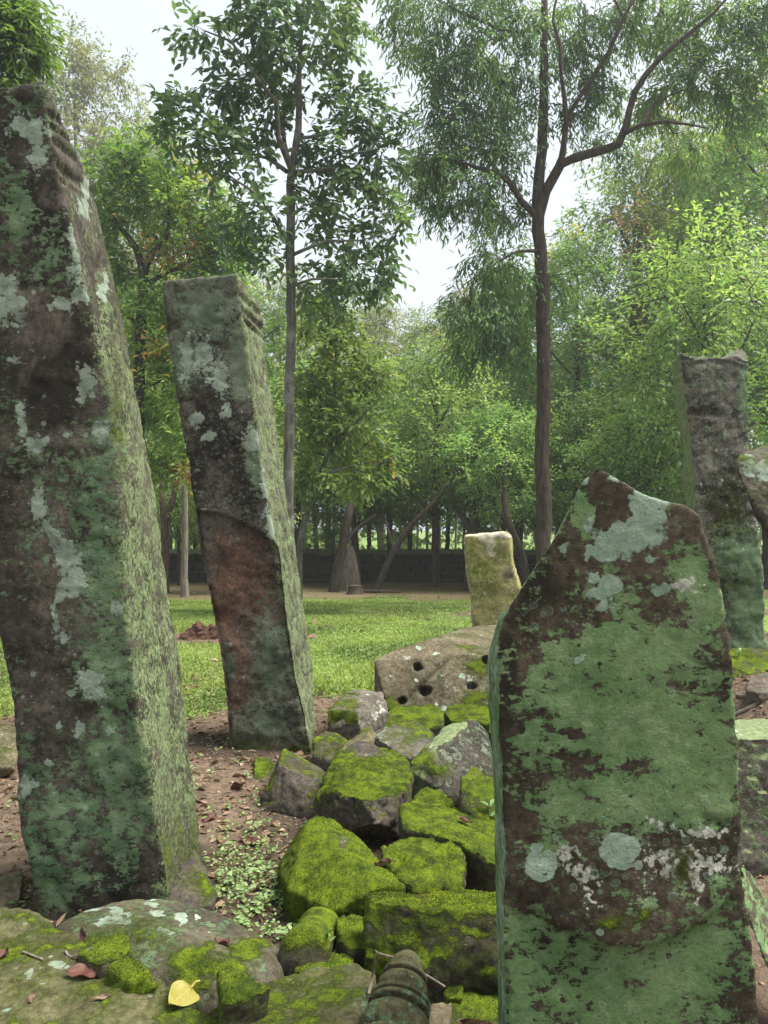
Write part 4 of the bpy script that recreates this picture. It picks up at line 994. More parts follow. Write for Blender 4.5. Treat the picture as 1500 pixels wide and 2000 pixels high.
# ------------------------------------------------------------------ trees
def resample(pts, step):
    """Catmull-Rom through (x, y, z, r) points at about the given spacing"""
    p = np.array(pts, float)
    if len(p) == 2:
        k = max(2, int(np.linalg.norm(p[1, :3] - p[0, :3]) / step) + 1)
        return np.linspace(p[0], p[1], k)
    q = np.vstack([2 * p[0] - p[1], p, 2 * p[-1] - p[-2]])
    out = []
    for i in range(1, len(q) - 2):
        k = max(1, int(np.linalg.norm(q[i + 1, :3] - q[i, :3]) / step))
        for s in range(k):
            t = s / k
            out.append(.5 * (2 * q[i] + (q[i + 1] - q[i - 1]) * t + (2 * q[i - 1] - 5 * q[i] + 4 * q[i + 1] - q[i + 2]) * t * t + (3 * q[i] - q[i - 1] - 3 * q[i + 1] + q[i + 2]) * t ** 3))
    out.append(p[-1])
    out = np.array(out)
    out[:, 3] = np.maximum(out[:, 3], .003)
    return out

class Tubes:
    def __init__(s): s.v, s.f, s.n = [], [], 0
    def add(s, pts, sides=8, wob=0.0, seed=0):
        p = np.asarray(pts, float); m = len(p)
        if m < 2: return
        d = np.gradient(p[:, :3], axis=0); d /= np.linalg.norm(d, axis=1)[:, None] + 1e-9
        ref = np.array([1.0, 0.13, 0.07]) if abs(d[0, 0]) < .8 else np.array([0, 1.0, .1])
        u = ref[None] - d * (d @ ref)[:, None]; u /= np.linalg.norm(u, axis=1)[:, None] + 1e-9
        w = np.cross(d, u)
        th = np.linspace(0, 2 * np.pi, sides, endpoint=False)
        rad = p[:, 3][:, None] * np.ones((1, sides))
        if wob:
            q = np.stack([np.cos(th)[None, :] * np.ones((m, 1)) * 2, np.sin(th)[None, :] * np.ones((m, 1)) * 2, p[:, 2][:, None] * np.ones((1, sides)) * 1.5], -1).reshape(-1, 3)
            rad = rad * (1 + wob * (fbm(q, 3, seed).reshape(m, sides) - .5) * 2)
        vs = p[:, None, :3] + rad[:, :, None] * (np.cos(th)[None, :, None] * u[:, None, :] + np.sin(th)[None, :, None] * w[:, None, :])
        i, j = np.meshgrid(np.arange(m - 1), np.arange(sides), indexing='ij')
        f = np.stack([i * sides + j, i * sides + (j + 1) % sides, (i + 1) * sides + (j + 1) % sides, (i + 1) * sides + j], -1).reshape(-1, 4) + s.n
        s.v.append(vs.reshape(-1, 3)); s.f.append(f); s.n += m * sides
    def mesh(s, name, mat): return mesh_np(name, np.vstack(s.v), np.vstack(s.f), 4, mat, True)

def leaves_mesh(name, pos, dirs, L, W, mat, rng, var, shape='leaf', odd=None, curl=.25):
    """pos, dirs (N,3); L, W (N,)"""
    N = len(pos)
    rnd = rng.normal(0, 1, (N, 3)); rnd[:, 2] *= .35
    up = np.array([0, 0, 1.0]) + rnd * .55
    side = np.cross(dirs, up); side /= np.linalg.norm(side, axis=1)[:, None] + 1e-9
    nrm = np.cross(side, dirs)
    L = L[:, None]; W = W[:, None] * .5
    tip = pos + dirs * L - nrm * L * curl * .6 * rng.uniform(.2, 1, (N, 1))
    if shape == 'quad':
        mid = pos + dirs * L * .45
        fold = nrm * W * .35
        v = np.stack([pos, mid + side * W + fold, tip, mid - side * W + fold], 1).reshape(-1, 3)
        f = np.arange(N * 4).reshape(-1, 4); k = 4
    else:
        a, b = pos + dirs * L * .28, pos + dirs * L * .66 - nrm * L * curl * .15
        fold = nrm * W * .30
        v = np.stack([pos, a + side * W * .9 + fold, b + side * W * .8 + fold, tip, b - side * W * .8 + fold, a - side * W * .9 + fold], 1).reshape(-1, 3)
        o = np.arange(N)[:, None] * 6
        f = np.stack([o + np.array([[0, 1, 2, 3]]), o + np.array([[0, 3, 4, 5]])], 1).reshape(-1, 4); k = 6
    at = {'var': np.repeat(var, k)}
    if odd is not None: at['odd'] = np.repeat(odd, k)
    return mesh_np(name, v, f, 4, mat, False, at)

def grow(limbs, clumps, leaf, seed, twig_r=.007, sides=8, wob=.12):
    """limbs: [[(x,y,z,r)...]]; clumps: [(cx,cy,cz, rx,ry,rz, n twigs)]; leaf: dict -> (trunk tubes, leaf arrays)"""
    rng = np.random.default_rng(seed)
    tb = Tubes(); nodes = []
    for k, l in enumerate(limbs):
        q = resample(l, .22)
        q[1:-1, :3] += rng.normal(0, 1, (len(q) - 2, 3)) * np.minimum(q[1:-1, 3:4] * .10, .012)
        tb.add(q, sides if k else sides + 4, wob, seed + k)
        nodes.append(q[len(q) // 3 if k == 0 else 1:, :3])
    nodes = np.vstack(nodes)
    tips = []
    for cx, cy, cz, rx, ry, rz, n in clumps:
        d = rng.normal(0, 1, (n, 3)); d /= np.linalg.norm(d, axis=1)[:, None]
        r = rng.random(n) ** .45
        p = d * r[:, None] * np.array([rx, ry, rz]) + np.array([cx, cy, cz])
        tips.append(p)
    tips = np.vstack(tips)
    tips = tips[rng.permutation(len(tips))]
    d0 = np.array([np.min(((nodes - t) ** 2).sum(1)) for t in tips])
    tips = tips[np.argsort(d0)]
    buf = np.empty((len(nodes) + len(tips) * 12, 3)); buf[:len(nodes)] = nodes; m = len(nodes)
    lp, ld, seg0, seg1 = [], [], [], []
    droop = leaf.get('droop', .2)
    for t in tips:
        dd = buf[:m] - t
        dist = (dd ** 2).sum(1) + np.clip(dd[:, 2], 0, None) ** 2 * .8
        a = buf[np.argmin(dist)]
        Ln = np.linalg.norm(t - a)
        k = int(min(7, max(2, Ln / .22)))
        s = np.linspace(0, 1, k + 1)[:, None]
        path = a + (t - a) * s
        path[:, 2] += np.sin(s[:, 0] * np.pi) * Ln * .10 - droop * .25 * s[:, 0] ** 2 * min(Ln, .8)
        path[1:] += rng.normal(0, .035, (k, 3)) * min(Ln, 1)
        r0 = twig_r * (1 + min(Ln, 2.0) * .9)
        tb.add(np.hstack([path, np.linspace(r0, twig_r * .35, k + 1)[:, None]]), 4)
        buf[m:m + k] = path[1:]; m += k
        # side twiglets off the outer part of the twig, leaves set alternately along each
        ns = leaf.get('sub', 5); nl = max(2, leaf['per'] // ns); sl = leaf['spread']
        u = 1 - rng.random(ns) ** 1.3 * .75; u[0] = 1.0
        idx = u * k; i0 = np.minimum(idx.astype(int), k - 1); fr = (idx - i0)[:, None]
        b0 = path[i0] * (1 - fr) + path[i0 + 1] * fr
        ax = (t - a) / (Ln + 1e-6)
        td = ax * .6 + rng.normal(0, .55, (ns, 3)); td[:, 2] -= droop * .5
        td /= np.linalg.norm(td, axis=1)[:, None]
        tl = sl * rng.uniform(.7, 1.5, ns)
        te = b0 + td * tl[:, None]; te[:, 2] -= droop * .30 * tl
        seg0.append(b0); seg1.append(te)
        w = (np.arange(nl) + .6) / nl
        q = b0[:, None] + (te - b0)[:, None] * w[None, :, None] + rng.normal(0, sl * .05, (ns, nl, 3))
        q[:, :, 2] -= (w[None, :] ** 2) * droop * .12 * tl[:, None]
        td2 = te - b0; td2 /= np.linalg.norm(td2, axis=1)[:, None] + 1e-9
        sv = np.cross(td2, np.array([0, 0, 1.0]) + rng.normal(0, .25, (ns, 3))); sv /= np.linalg.norm(sv, axis=1)[:, None] + 1e-9
        sg = np.where(np.arange(nl) % 2, 1.0, -1.0)
        dr = td2[:, None] * .75 + sv[:, None] * sg[None, :, None] * .75 + rng.normal(0, .28, (ns, nl, 3)); dr[:, :, 2] -= droop * .8
        lp.append(q.reshape(-1, 3)); ld.append(dr.reshape(-1, 3))
    if seg0:
        p0, p1 = np.vstack(seg0), np.vstack(seg1); n_ = len(p0)
        dd = p1 - p0; dd /= np.linalg.norm(dd, axis=1)[:, None] + 1e-9
        uu = np.cross(dd, [.3, .2, .9]); uu /= np.linalg.norm(uu, axis=1)[:, None] + 1e-9; vv = np.cross(dd, uu)
        ring = [(math.cos(x), math.sin(x)) for x in (0, 2.094, 4.189)]
        vs = np.stack([p_ + (uu * c_ + vv * s_) * r_ for p_, r_ in ((p0, twig_r * .42), (p1, twig_r * .18)) for c_, s_ in ring], 1).reshape(-1, 3)
        f = np.stack([np.arange(n_)[:, None] * 6 + np.array([[m_, (m_ + 1) % 3, 3 + (m_ + 1) % 3, 3 + m_]]) for m_ in range(3)], 1).reshape(-1, 4) + tb.n
        tb.v.append(vs); tb.f.append(f); tb.n += len(vs)
    lp = np.vstack(lp); ld = np.vstack(ld); ld /= np.linalg.norm(ld, axis=1)[:, None]
    return tb, lp, ld, rng

def crown_mesh(lp, ld, rng, leaf, mat, name='crown'):
    N = len(lp)
    L = leaf['L'] * rng.uniform(.65, 1.2, N); W = leaf['W'] * rng.uniform(.7, 1.2, N)
    cl = fbm(lp * leaf.get('clumpf', 1.3), 3, 5)
    var = np.clip((cl - .5) * 1.8 + .5 + rng.normal(0, .2, N), 0, 1)
    od = np.clip((fbm(lp * .9 + 50, 2, 9) - .5) * 3 + leaf.get('odd', -1) + rng.normal(0, .15, N), 0, 1)
    return leaves_mesh(name, lp, ld, L, W, mat, rng, var, leaf.get('shape', 'quad'), od, leaf.get('curl', .25))

def tree(name, label, base, limbs, clumps, leaf, lmat, bmat, seed, group=None, cat='tree', **kw):
    b = np.array(base, float)
    limbs = [[(x - b[0], y - b[1], z - b[2], r) for x, y, z, r in l] for l in limbs]
    clumps = [(c[0] - b[0], c[1] - b[1], c[2] - b[2]) + tuple(c[3:]) for c in clumps]
    tb, lp, ld, rng = grow(limbs, clumps, leaf, seed, **kw)
    root = empty(name, base)
    tag(root, label, cat, group)
    link('trunk', tb.mesh('trunk', bmat), root)
    link('crown', crown_mesh(lp, ld, rng, leaf, lmat), root)
    return root

M['bark_grey'] = bark_material("grey_bark", (0.060, 0.055, 0.046), (0.150, 0.140, 0.122), (0.175, 0.168, 0.150))
M['bark_dark'] = bark_material("dark_bark", (0.028, 0.022, 0.018), (0.090, 0.066, 0.050))
M['bark_red'] = bark_material("reddish_bark", (0.045, 0.030, 0.022), (0.150, 0.105, 0.080))
M['bark_pale'] = bark_material("pale_bark", (0.13, 0.11, 0.085), (0.25, 0.22, 0.18))
M['leaf_broad'] = leaf_material("broad_grey_green_leaves", [(0.180, 0.258, 0.118), (0.097, 0.164, 0.086), (0.053, 0.097, 0.059)], .45, .34, .4)
M['leaf_narrow'] = leaf_material("narrow_drooping_leaves", [(0.220, 0.323, 0.096), (0.115, 0.206, 0.081), (0.063, 0.122, 0.059)], .5, .38, .35)
M['leaf_bright'] = leaf_material("bright_green_leaves", [(0.300, 0.396, 0.086), (0.175, 0.282, 0.064), (0.087, 0.160, 0.046), (0.474, 0.251, 0.101)], .5, .48, .35, .03)
M['leaf_under'] = leaf_material("light_understory_leaves", [(0.356, 0.470, 0.159), (0.214, 0.331, 0.107), (0.107, 0.192, 0.065)], .45, .48, .45, .03)
M['leaf_mid'] = leaf_material("mid_green_leaves", [(0.271, 0.370, 0.107), (0.149, 0.250, 0.074), (0.076, 0.141, 0.050), (0.480, 0.399, 0.098)], .5, .45, .4, .04)
M['leaf_far'] = leaf_material("far_bright_leaves", [(0.264, 0.340, 0.104), (0.192, 0.281, 0.080), (0.104, 0.170, 0.048)], .6, .4, .2)
M['leaf_pale'] = leaf_material("pale_yellow_green_leaves", [(0.300, 0.310, 0.150), (0.215, 0.240, 0.110), (0.130, 0.160, 0.070)], .55, .36, .3, .03)
M['leaf_yellow'] = leaf_material("yellow_green_leaves", [(0.310, 0.366, 0.083), (0.200, 0.269, 0.062), (0.097, 0.152, 0.041), (0.455, 0.276, 0.097)], .5, .48, .35, .03)

def Q(px, py, Y, r=0.0, dy=0.0):
    x, y, z = P(px, py, Y + dy)
    return (x, y, z, r)
def clump(px, py, Y, rx, ry, n, dy=0.0, ryd=None):
    """a leafy mass seen at a pixel, its half width and half height given in photo pixels"""
    x, y, z = P(px, py, Y + dy)
    k = (Y + dy) / FPX
    return (x, y, z, rx * k, (ryd if ryd is not None else rx * k * .9), ry * k, n)

# --- the broad-leaved tree behind the second post
Y = 10.0
base = (Q(566, 1225, Y)[0], Y, float(ground_z(np.array([-1.1]), np.array([Y]))[0]) - .05)
limbs = [[base + (.105,), Q(563, 1050, Y, .074), Q(565, 850, Y, .066), Q(568, 600, Y, .060), Q(566, 480, Y, .057), Q(570, 330, Y, .050), Q(583, 250, Y, .044), Q(584, 150, Y, .034), Q(590, 40, Y, .022), Q(600, -80, Y, .012)],
         [Q(570, 330, Y, .05), Q(545, 270, Y, .036, -.2), Q(540, 200, Y, .03, -.3), Q(500, 150, Y, .022, -.5), Q(450, 80, Y, .014, -.7), Q(400, 60, Y, .008, -.8)],
         [Q(570, 330, Y, .045), Q(555, 280, Y, .03, .3), Q(560, 200, Y, .024, .5), Q(610, 90, Y, .016, .7), Q(640, 20, Y, .01, .8)],
         [Q(560, 335, Y, .03), Q(520, 308, Y, .022, .2), Q(460, 300, Y, .014, .5), Q(410, 330, Y, .008, .6)],
         [Q(575, 335, Y, .03), Q(640, 330, Y, .020, -.3), Q(690, 300, Y, .012, -.5), Q(740, 290, Y, .007, -.5)],
         [Q(583, 270, Y, .024), Q(640, 262, Y, .016, .3), Q(700, 230, Y, .01, .5)],
         [Q(558, 470, Y, .028), Q(515, 395, Y, .02, -.4), Q(450, 345, Y, .012, -.7), Q(400, 330, Y, .007, -.8)],
         [Q(566, 500, Y, .026), Q(640, 470, Y, .017, -.3), Q(700, 470, Y, .010, -.5), Q(770, 450, Y, .006, -.5)],
         [Q(568, 560, Y, .024), Q(610, 545, Y, .015, -.4), Q(660, 545, Y, .008, -.6)]]
cl = [clump(480, 60, Y, 105, 80, 36, -.5), clump(600, 40, Y, 110, 90, 46), clump(560, 150, Y, 110, 70, 33, .2), clump(670, 60, Y, 45, 90, 18, .2), clump(690, 200, Y, 70, 70, 25, .2), clump(450, 170, Y, 70, 60, 21, -.3), clump(740, 250, Y, 45, 50, 13),
      clump(440, 300, Y, 70, 70, 24, -.4), clump(500, 250, Y, 60, 60, 17), clump(650, 320, Y, 75, 60, 24), clump(730, 340, Y, 60, 60, 18), clump(480, 420, Y, 70, 60, 22, -.4), clump(640, 430, Y, 70, 50, 21), clump(740, 430, Y, 60, 60, 20), clump(600, 370, Y, 50, 40, 8),
      clump(690, 520, Y, 80, 50, 22), clump(520, 500, Y, 50, 50, 12), clump(630, 560, Y, 70, 50, 18), clump(740, 540, Y, 45, 40, 10), clump(360, 250, Y, 60, 60, 16, -.6), clump(340, 190, Y, 40, 30, 6, -.7), clump(380, 60, Y, 32, 30, 4, -.7)]
tree('broad_leaved_tree', 'slim grey-barked broad-leaved tree with a forked trunk rising behind the second post', base, limbs, cl,
     dict(per=18, sub=3, L=.128, W=.058, spread=.26, droop=.30, shape='leaf'), M['leaf_broad'], M['bark_grey'], 201, twig_r=.0045)

def gz_(px, Y):
    x = (px - 750) / FPX * Y
    return (x, Y, float(ground_z(np.array([x]), np.array([Y]))[0]) - .05)

Y = 11.5
base = gz_(584, Y)
limbs = [[base + (.05,), Q(588, 1050, Y, .045), Q(618, 950, Y, .038), Q(650, 850, Y, .032), Q(655, 740, Y, .024), Q(660, 640, Y, .014), Q(670, 580, Y, .007)],
         [Q(648, 870, Y, .022), Q(700, 820, Y, .015, -.3), Q(740, 780, Y, .007, -.4)], [Q(626, 930, Y, .02), Q(690, 910, Y, .014, -.3), Q(735, 900, Y, .007, -.4)], [Q(652, 790, Y, .02), Q(610, 740, Y, .012, -.2), Q(580, 700, Y, .006, -.3)], [Q(638, 890, Y, .02), Q(600, 880, Y, .012), Q(570, 850, Y, .006)]]
cl = [clump(650, 640, Y, 85, 50, 32), clump(705, 720, Y, 60, 55, 32), clump(625, 740, Y, 65, 55, 32), clump(695, 820, Y, 70, 55, 34), clump(610, 840, Y, 55, 55, 28), clump(690, 920, Y, 75, 45, 28), clump(595, 930, Y, 40, 45, 16), clump(745, 890, Y, 40, 45, 12), clump(660, 560, Y, 50, 40, 12)]
tree('leafy_sapling', 'leafy mid-green young tree filling the space right of the second post', base, limbs, cl,
     dict(per=30, sub=5, L=.115, W=.052, spread=.28, droop=.35, odd=-.4), M['leaf_mid'], M['bark_grey'], 209, twig_r=.0045)

# --- the tall tree with narrow drooping leaves
Y = 13.0
bz = float(ground_z(np.array([2.65]), np.array([Y]))[0])
base = (Q(1064, 1200, Y)[0], Y, bz - .05)
limbs = [[base + (.18,), Q(1062, 1100, Y, .138), Q(1060, 900, Y, .120), Q(1062, 700, Y, .112), Q(1058, 520, Y, .104), Q(1050, 420, Y, .10), Q(1056, 320, Y, .085), Q(1062, 200, Y, .075), Q(1062, 60, Y, .06), Q(1066, -120, Y, .04), Q(1070, -300, Y, .015)],
         [Q(1052, 425, Y, 0.0888), Q(1066, 372, Y, 0.0851, -.1), Q(1094, 322, Y, 0.0777, -.3), Q(1150, 300, Y, 0.0703, -.6), Q(1208, 282, Y, 0.0651, -.9), Q(1222, 245, Y, 0.0555, -1.0), Q(1240, 180, Y, 0.0488, -1.1), Q(1288, 115, Y, 0.0414, -1.3), Q(1340, 70, Y, 0.0326, -1.4), Q(1395, 25, Y, 0.0237, -1.5), Q(1450, -40, Y, 0.0148, -1.5)],
         [Q(1094, 322, Y, 0.0518, -.3), Q(1106, 232, Y, 0.0429, -.4), Q(1097, 150, Y, 0.0340, -.5), Q(1094, 90, Y, 0.0281, -.5), Q(1080, 40, Y, 0.0222, -.5), Q(1095, -40, Y, 0.0133, -.5)],
         [Q(1106, 232, Y, 0.0407, -.4), Q(1148, 165, Y, 0.0355, -.6), Q(1190, 100, Y, 0.0311, -.8), Q(1218, 35, Y, 0.0266, -.9), Q(1250, -20, Y, 0.0192, -.9)],
         [Q(1218, 35, Y, 0.0222, -.9), Q(1205, 8, Y, 0.0192, -.9), Q(1180, -30, Y, 0.0133, -.9)],
         [Q(1216, 262, Y, 0.0444, -1.0), Q(1255, 244, Y, 0.0340, -1.2), Q(1300, 237, Y, 0.0266, -1.3), Q(1345, 243, Y, 0.0178, -1.5), Q(1382, 250, Y, 0.0074, -1.5)],
         [Q(1250, 246, Y, 0.0266, -1.2), Q(1275, 205, Y, 0.0222, -1.0), Q(1310, 185, Y, 0.0133, -.9), Q(1360, 170, Y, 0.0074, -.8)],
         [Q(1300, 238, Y, 0.0148, -1.3), Q(1316, 262, Y, 0.0104, -1.4), Q(1330, 258, Y, 0.0059, -1.5)],
         [Q(1050, 425, Y, 0.0629), Q(1018, 392, Y, 0.0518, -.2), Q(990, 350, Y, 0.0429, -.4), Q(940, 330, Y, 0.0296, -.6), Q(880, 310, Y, 0.0178, -.8), Q(820, 300, Y, 0.0074, -.9)],
         [Q(1060, 60, Y, 0.0296), Q(990, 60, Y, 0.0259, -.4), Q(930, 36, Y, 0.0266, -.6), Q(870, 10, Y, 0.0252, -.8), Q(810, -40, Y, 0.0118, -.9)],
         [Q(1056, 490, Y, 0.0333), Q(1010, 492, Y, 0.0222, -.4), Q(960, 520, Y, 0.0133, -.8), Q(900, 560, Y, 0.0059, -1.0)],
         [Q(1058, 540, Y, 0.0259), Q(1000, 560, Y, 0.0163, .5), Q(940, 600, Y, 0.0089, .7)]]
cl = [clump(850, 60, Y, 95, 100, 43, -.6), clump(960, 40, Y, 95, 100, 47, -.3), clump(900, 170, Y, 90, 80, 43, -.5), clump(1000, 170, Y, 80, 90, 39), clump(1080, 60, Y, 80, 100, 31, .2), clump(860, 280, Y, 80, 90, 39, -.5), clump(960, 280, Y, 80, 80, 43, -.2), clump(830, 340, Y, 60, 60, 20, -.6),
      clump(900, 380, Y, 80, 50, 31, -.4), clump(980, 400, Y, 60, 50, 22, .2), clump(1170, 40, Y, 80, 70, 31), clump(1270, 30, Y, 80, 70, 31, -.4), clump(1380, 30, Y, 80, 70, 33, -.8), clump(1470, 60, Y, 70, 90, 31, -.9), clump(1170, 150, Y, 70, 60, 22, .2), clump(1330, 150, Y, 80, 60, 30, -.6), clump(1430, 180, Y, 80, 60, 28, -.7),
      clump(1290, 200, Y, 60, 40, 14, -.5), clump(1130, 220, Y, 50, 60, 12, .3), clump(1500, 10, Y, 70, 90, 22, -.8), clump(780, 20, Y, 50, 60, 14, -.6), clump(1350, 300, Y, 60, 60, 19, .8), clump(1180, 260, Y, 60, 40, 9, .6),
      clump(970, 510, Y, 70, 50, 27, -.5), clump(915, 600, Y, 60, 50, 22, -.8), clump(960, 620, Y, 75, 60, 31, .1), clump(1010, 560, Y, 50, 60, 20, .2), clump(930, 690, Y, 60, 40, 16, .2), clump(1020, 660, Y, 40, 60, 12, .3), clump(1100, 540, Y, 40, 50, 8, .4)]
tree('tall_forked_tree', 'tall dark-trunked tree forking into curving limbs with narrow drooping leaves', base, limbs, cl,
     dict(per=48, sub=6, L=.125, W=.030, spread=.36, droop=.70, shape='leaf', curl=.35), M['leaf_narrow'], M['bark_dark'], 203, twig_r=.006, sides=10)

# --- leafy limb tips at the top left corner
Y = 8.0
bx = P(-190, 1000, Y)[0]
base = (bx, Y, float(ground_z(np.array([bx]), np.array([Y]))[0]) - .05)
limbs = [[base + (.16,), (bx + .05, Y, 1.5, .13), (bx, Y, 3.2, .11), (bx + .2, Y, 4.8, .08), (bx + .3, Y, 6.6, .04), (bx + .3, Y, 8.0, .015)],
         [(bx + .2, Y, 4.8, .06), Q(-60, 120, Y, .04), Q(10, 60, Y, .02), Q(60, 60, Y, .008)], [(bx + .1, Y, 4.2, .05), Q(-70, 210, Y, .03), Q(0, 160, Y, .012)]]
cl = [clump(10, 50, Y, 60, 60, 34), clump(-60, 40, Y, 90, 90, 50), clump(40, 90, Y, 45, 40, 18), clump(-10, 140, Y, 50, 40, 22), clump(80, 70, Y, 20, 20, 4), clump(-120, 150, Y, 90, 80, 40), clump(20, 0, Y, 40, 40, 16), clump(-100, -80, Y, 120, 90, 40)]
tree('feathery_tree', 'feathery green tree reaching into the top left corner above the tallest post', base, limbs, cl,
     dict(per=36, sub=5, L=.11, W=.03, spread=.28, droop=.5, shape='leaf'), M['leaf_bright'], M['bark_dark'], 205, twig_r=.0045)

# --- bright green tree behind the left post
Y = 15.0
base = (Q(262, 1180, Y)[0], Y, -.45)
limbs = [[base + (.16,), Q(266, 1000, Y, .13), Q(270, 800, Y, .115), Q(275, 640, Y, .10), Q(280, 540, Y, .085), Q(262, 480, Y, .06), Q(230, 440, Y, .045), Q(205, 400, Y, .03), Q(190, 340, Y, .015)],
         [Q(280, 540, Y, .07), Q(300, 490, Y, .05), Q(325, 470, Y, .04), Q(330, 410, Y, .026), Q(325, 350, Y, .012)],
         [Q(278, 560, Y, .05), Q(330, 530, Y, .035), Q(400, 500, Y, .02), Q(450, 480, Y, .01)],
         [Q(275, 640, Y, .05), Q(240, 610, Y, .03), Q(210, 600, Y, .015)], [Q(272, 760, Y, .04), Q(330, 740, Y, .025), Q(370, 760, Y, .012)]]
cl = [clump(230, 330, Y, 80, 60, 50), clump(320, 320, Y, 80, 60, 50), clump(200, 420, Y, 60, 60, 34), clump(280, 390, Y, 80, 60, 44), clump(370, 400, Y, 80, 60, 44), clump(430, 450, Y, 60, 60, 36), clump(220, 520, Y, 60, 50, 30), clump(360, 490, Y, 80, 50, 40), clump(300, 600, Y, 70, 50, 36), clump(390, 580, Y, 80, 50, 40),
      clump(250, 680, Y, 60, 50, 30), clump(330, 700, Y, 60, 50, 34), clump(280, 790, Y, 60, 60, 32), clump(350, 830, Y, 50, 50, 26), clump(440, 520, Y, 50, 50, 20), clump(290, 900, Y, 50, 40, 18), clump(350, 910, Y, 40, 40, 14)]
tree('bright_green_tree', 'bright green tree with crooked dark limbs between the two left posts', base, limbs, cl,
     dict(per=32, sub=5, L=.14, W=.055, spread=.34, droop=.3, odd=.05), M['leaf_bright'], M['bark_dark'], 207)

# ------------------------------------------------------------------ the wood behind: one of each kind, then copies
def kind_tree(name, seed, H, bare, rad, n_cl, n_tw, leaf, lmat, bmat, r0, flat=.55, lean=.3):
    rng = np.random.default_rng(seed)
    lx, ly = rng.normal(0, lean, 2)
    trunk = [(0, 0, -.3, r0 * 1.35), (0, 0, .4, r0), (lx * .3, ly * .3, bare, r0 * .8), (lx * .7, ly * .7, (bare + H) * .5, r0 * .5), (lx, ly, H * .93, r0 * .12)]
    limbs, cl = [trunk], []
    for k in range(n_cl):
        f = (k + rng.random()) / n_cl
        z = bare + (H - bare) * (.04 + .93 * f)
        rr = rad * (math.sin(math.pi * min(1, .18 + .80 * f)) ** .7) * rng.uniform(.45, 1.0)
        a = k * 2.4 + rng.uniform(-.5, .5)
        c = np.array([lx * f + math.cos(a) * rr * .75, ly * f + math.sin(a) * rr * .75, z])
        s = rad * rng.uniform(.32, .5)
        cl.append((c[0], c[1], c[2], s, s, s * flat, n_tw))
        if k % 2 == 0:
            z0 = max(bare * .75, z - rr * .7 - .3)
            limbs.append([(lx * f * .6, ly * f * .6, z0, r0 * .34), (c[0] * .5, c[1] * .5, (z0 + z) * .5 + .15, r0 * .2), (c[0], c[1], c[2], r0 * .08)])
    tb, lp, ld, r = grow(limbs, cl, leaf, seed, twig_r=.008, sides=7, wob=.1)
    root = empty(name, (0, 0, 0))
    link('trunk', tb.mesh('trunk', bmat), root)
    link('crown', crown_mesh(lp, ld, r, leaf, lmat), root)
    root['_h'] = H
    return root

def copy_tree(root):
    r = root.copy(); COL.objects.link(r)
    for ch in root.children:
        c = ch.copy(); COL.objects.link(c); c.parent = r
    return r

KINDS = {
 'under': kind_tree('understory_tree', 31, 6.5, 2.5, 2.6, 22, 16, dict(per=44, sub=6, L=0.125, W=0.056, spread=0.48, droop=.25), M['leaf_under'], M['bark_dark'], .10, .38),
 'under2': kind_tree('understory_tree', 32, 6.0, 2.1, 2.9, 22, 16, dict(per=44, sub=6, L=0.118, W=0.053, spread=0.48, droop=.25), M['leaf_under'], M['bark_dark'], .09, .36, .6),
 'tall': kind_tree('forest_tree', 33, 13, 4.5, 3.2, 26, 20, dict(per=44, sub=6, L=0.149, W=0.062, spread=0.58, droop=.3, odd=-.25), M['leaf_mid'], M['bark_dark'], .17, .6),
 'tall2': kind_tree('forest_tree', 34, 12, 3.5, 3.4, 26, 20, dict(per=44, sub=6, L=0.144, W=0.062, spread=0.58, droop=.3, odd=-.25), M['leaf_mid'], M['bark_red'], .16, .55),
 'yellow': kind_tree('yellow_green_tree', 35, 13, 4.0, 3.1, 26, 22, dict(per=48, sub=6, L=0.138, W=0.047, spread=0.52, droop=.5, odd=.0), M['leaf_yellow'], M['bark_pale'], .14, .7),
 'pale': kind_tree('pale_tree', 36, 14, 6.0, 3.0, 24, 18, dict(per=44, sub=6, L=0.163, W=0.069, spread=0.62, droop=.25), M['leaf_pale'], M['bark_pale'], .16, .6),
 'pole': kind_tree('slender_tree', 37, 11, 6.5, 1.6, 10, 14, dict(per=36, sub=6, L=0.138, W=0.056, spread=0.48, droop=.3), M['leaf_mid'], M['bark_pale'], .085, .7, .5),
 'pole2': kind_tree('slender_tree', 38, 10, 5.5, 1.8, 10, 14, dict(per=36, sub=6, L=0.138, W=0.056, spread=0.48, droop=.3), M['leaf_under'], M['bark_red'], .10, .7, .7),
}
used = set()
rt = random.Random(77)
def plant(kind, px, top, Y, label, wide=1.0, group=None, cat='tree', rot=None):
    """a tree of a kind whose foot stands at column px, Y metres ahead, tall enough to reach the height seen at row top"""
    src = KINDS[kind]
    o = src if kind not in used else copy_tree(src)
    used.add(kind)
    x = (px - 750) / FPX * Y
    g = float(ground_z(np.array([x]), np.array([Y]))[0])
    h = EYE + (1000 - top) / FPX * Y - g
    s = h / src['_h']
    o.location = (x, Y, g)
    o.rotation_euler = (0, 0, rt.uniform(0, 6.28) if rot is None else rot)
    sw = wide * (s ** .6)
    o.scale = (sw, sw, s)
    tag(o, label, cat, group)
    return o
U = 'light green understory trees before the wall'
plant('under', 850, 690, 20, 'light green low-branched tree left of the dark tall trunk, with layered leaves', 1.05)
plant('under2', 700, 720, 21.2, 'light understory tree in front of the wall behind the leaning dead limb', 1.0)
plant('under', 985, 800, 18.5, 'low spreading light green tree just left of the tall dark trunk', .85)
plant('under2', 1160, 760, 19, 'layered understory tree between the tall dark trunk and the brown post', 1.0)
plant('under', 1290, 800, 17, 'low leafy tree above the shoulder of the big green slab', .95)
plant('under2', 1420, 490, 16, 'bright leafy tree standing directly behind the brown ringed post', 1.05)
plant('under', 580, 760, 21.3, 'light understory tree between the second post and the wall', .95)
plant('under2', 470, 800, 18, 'low leafy tree seen left of the second post above the wall', .8)
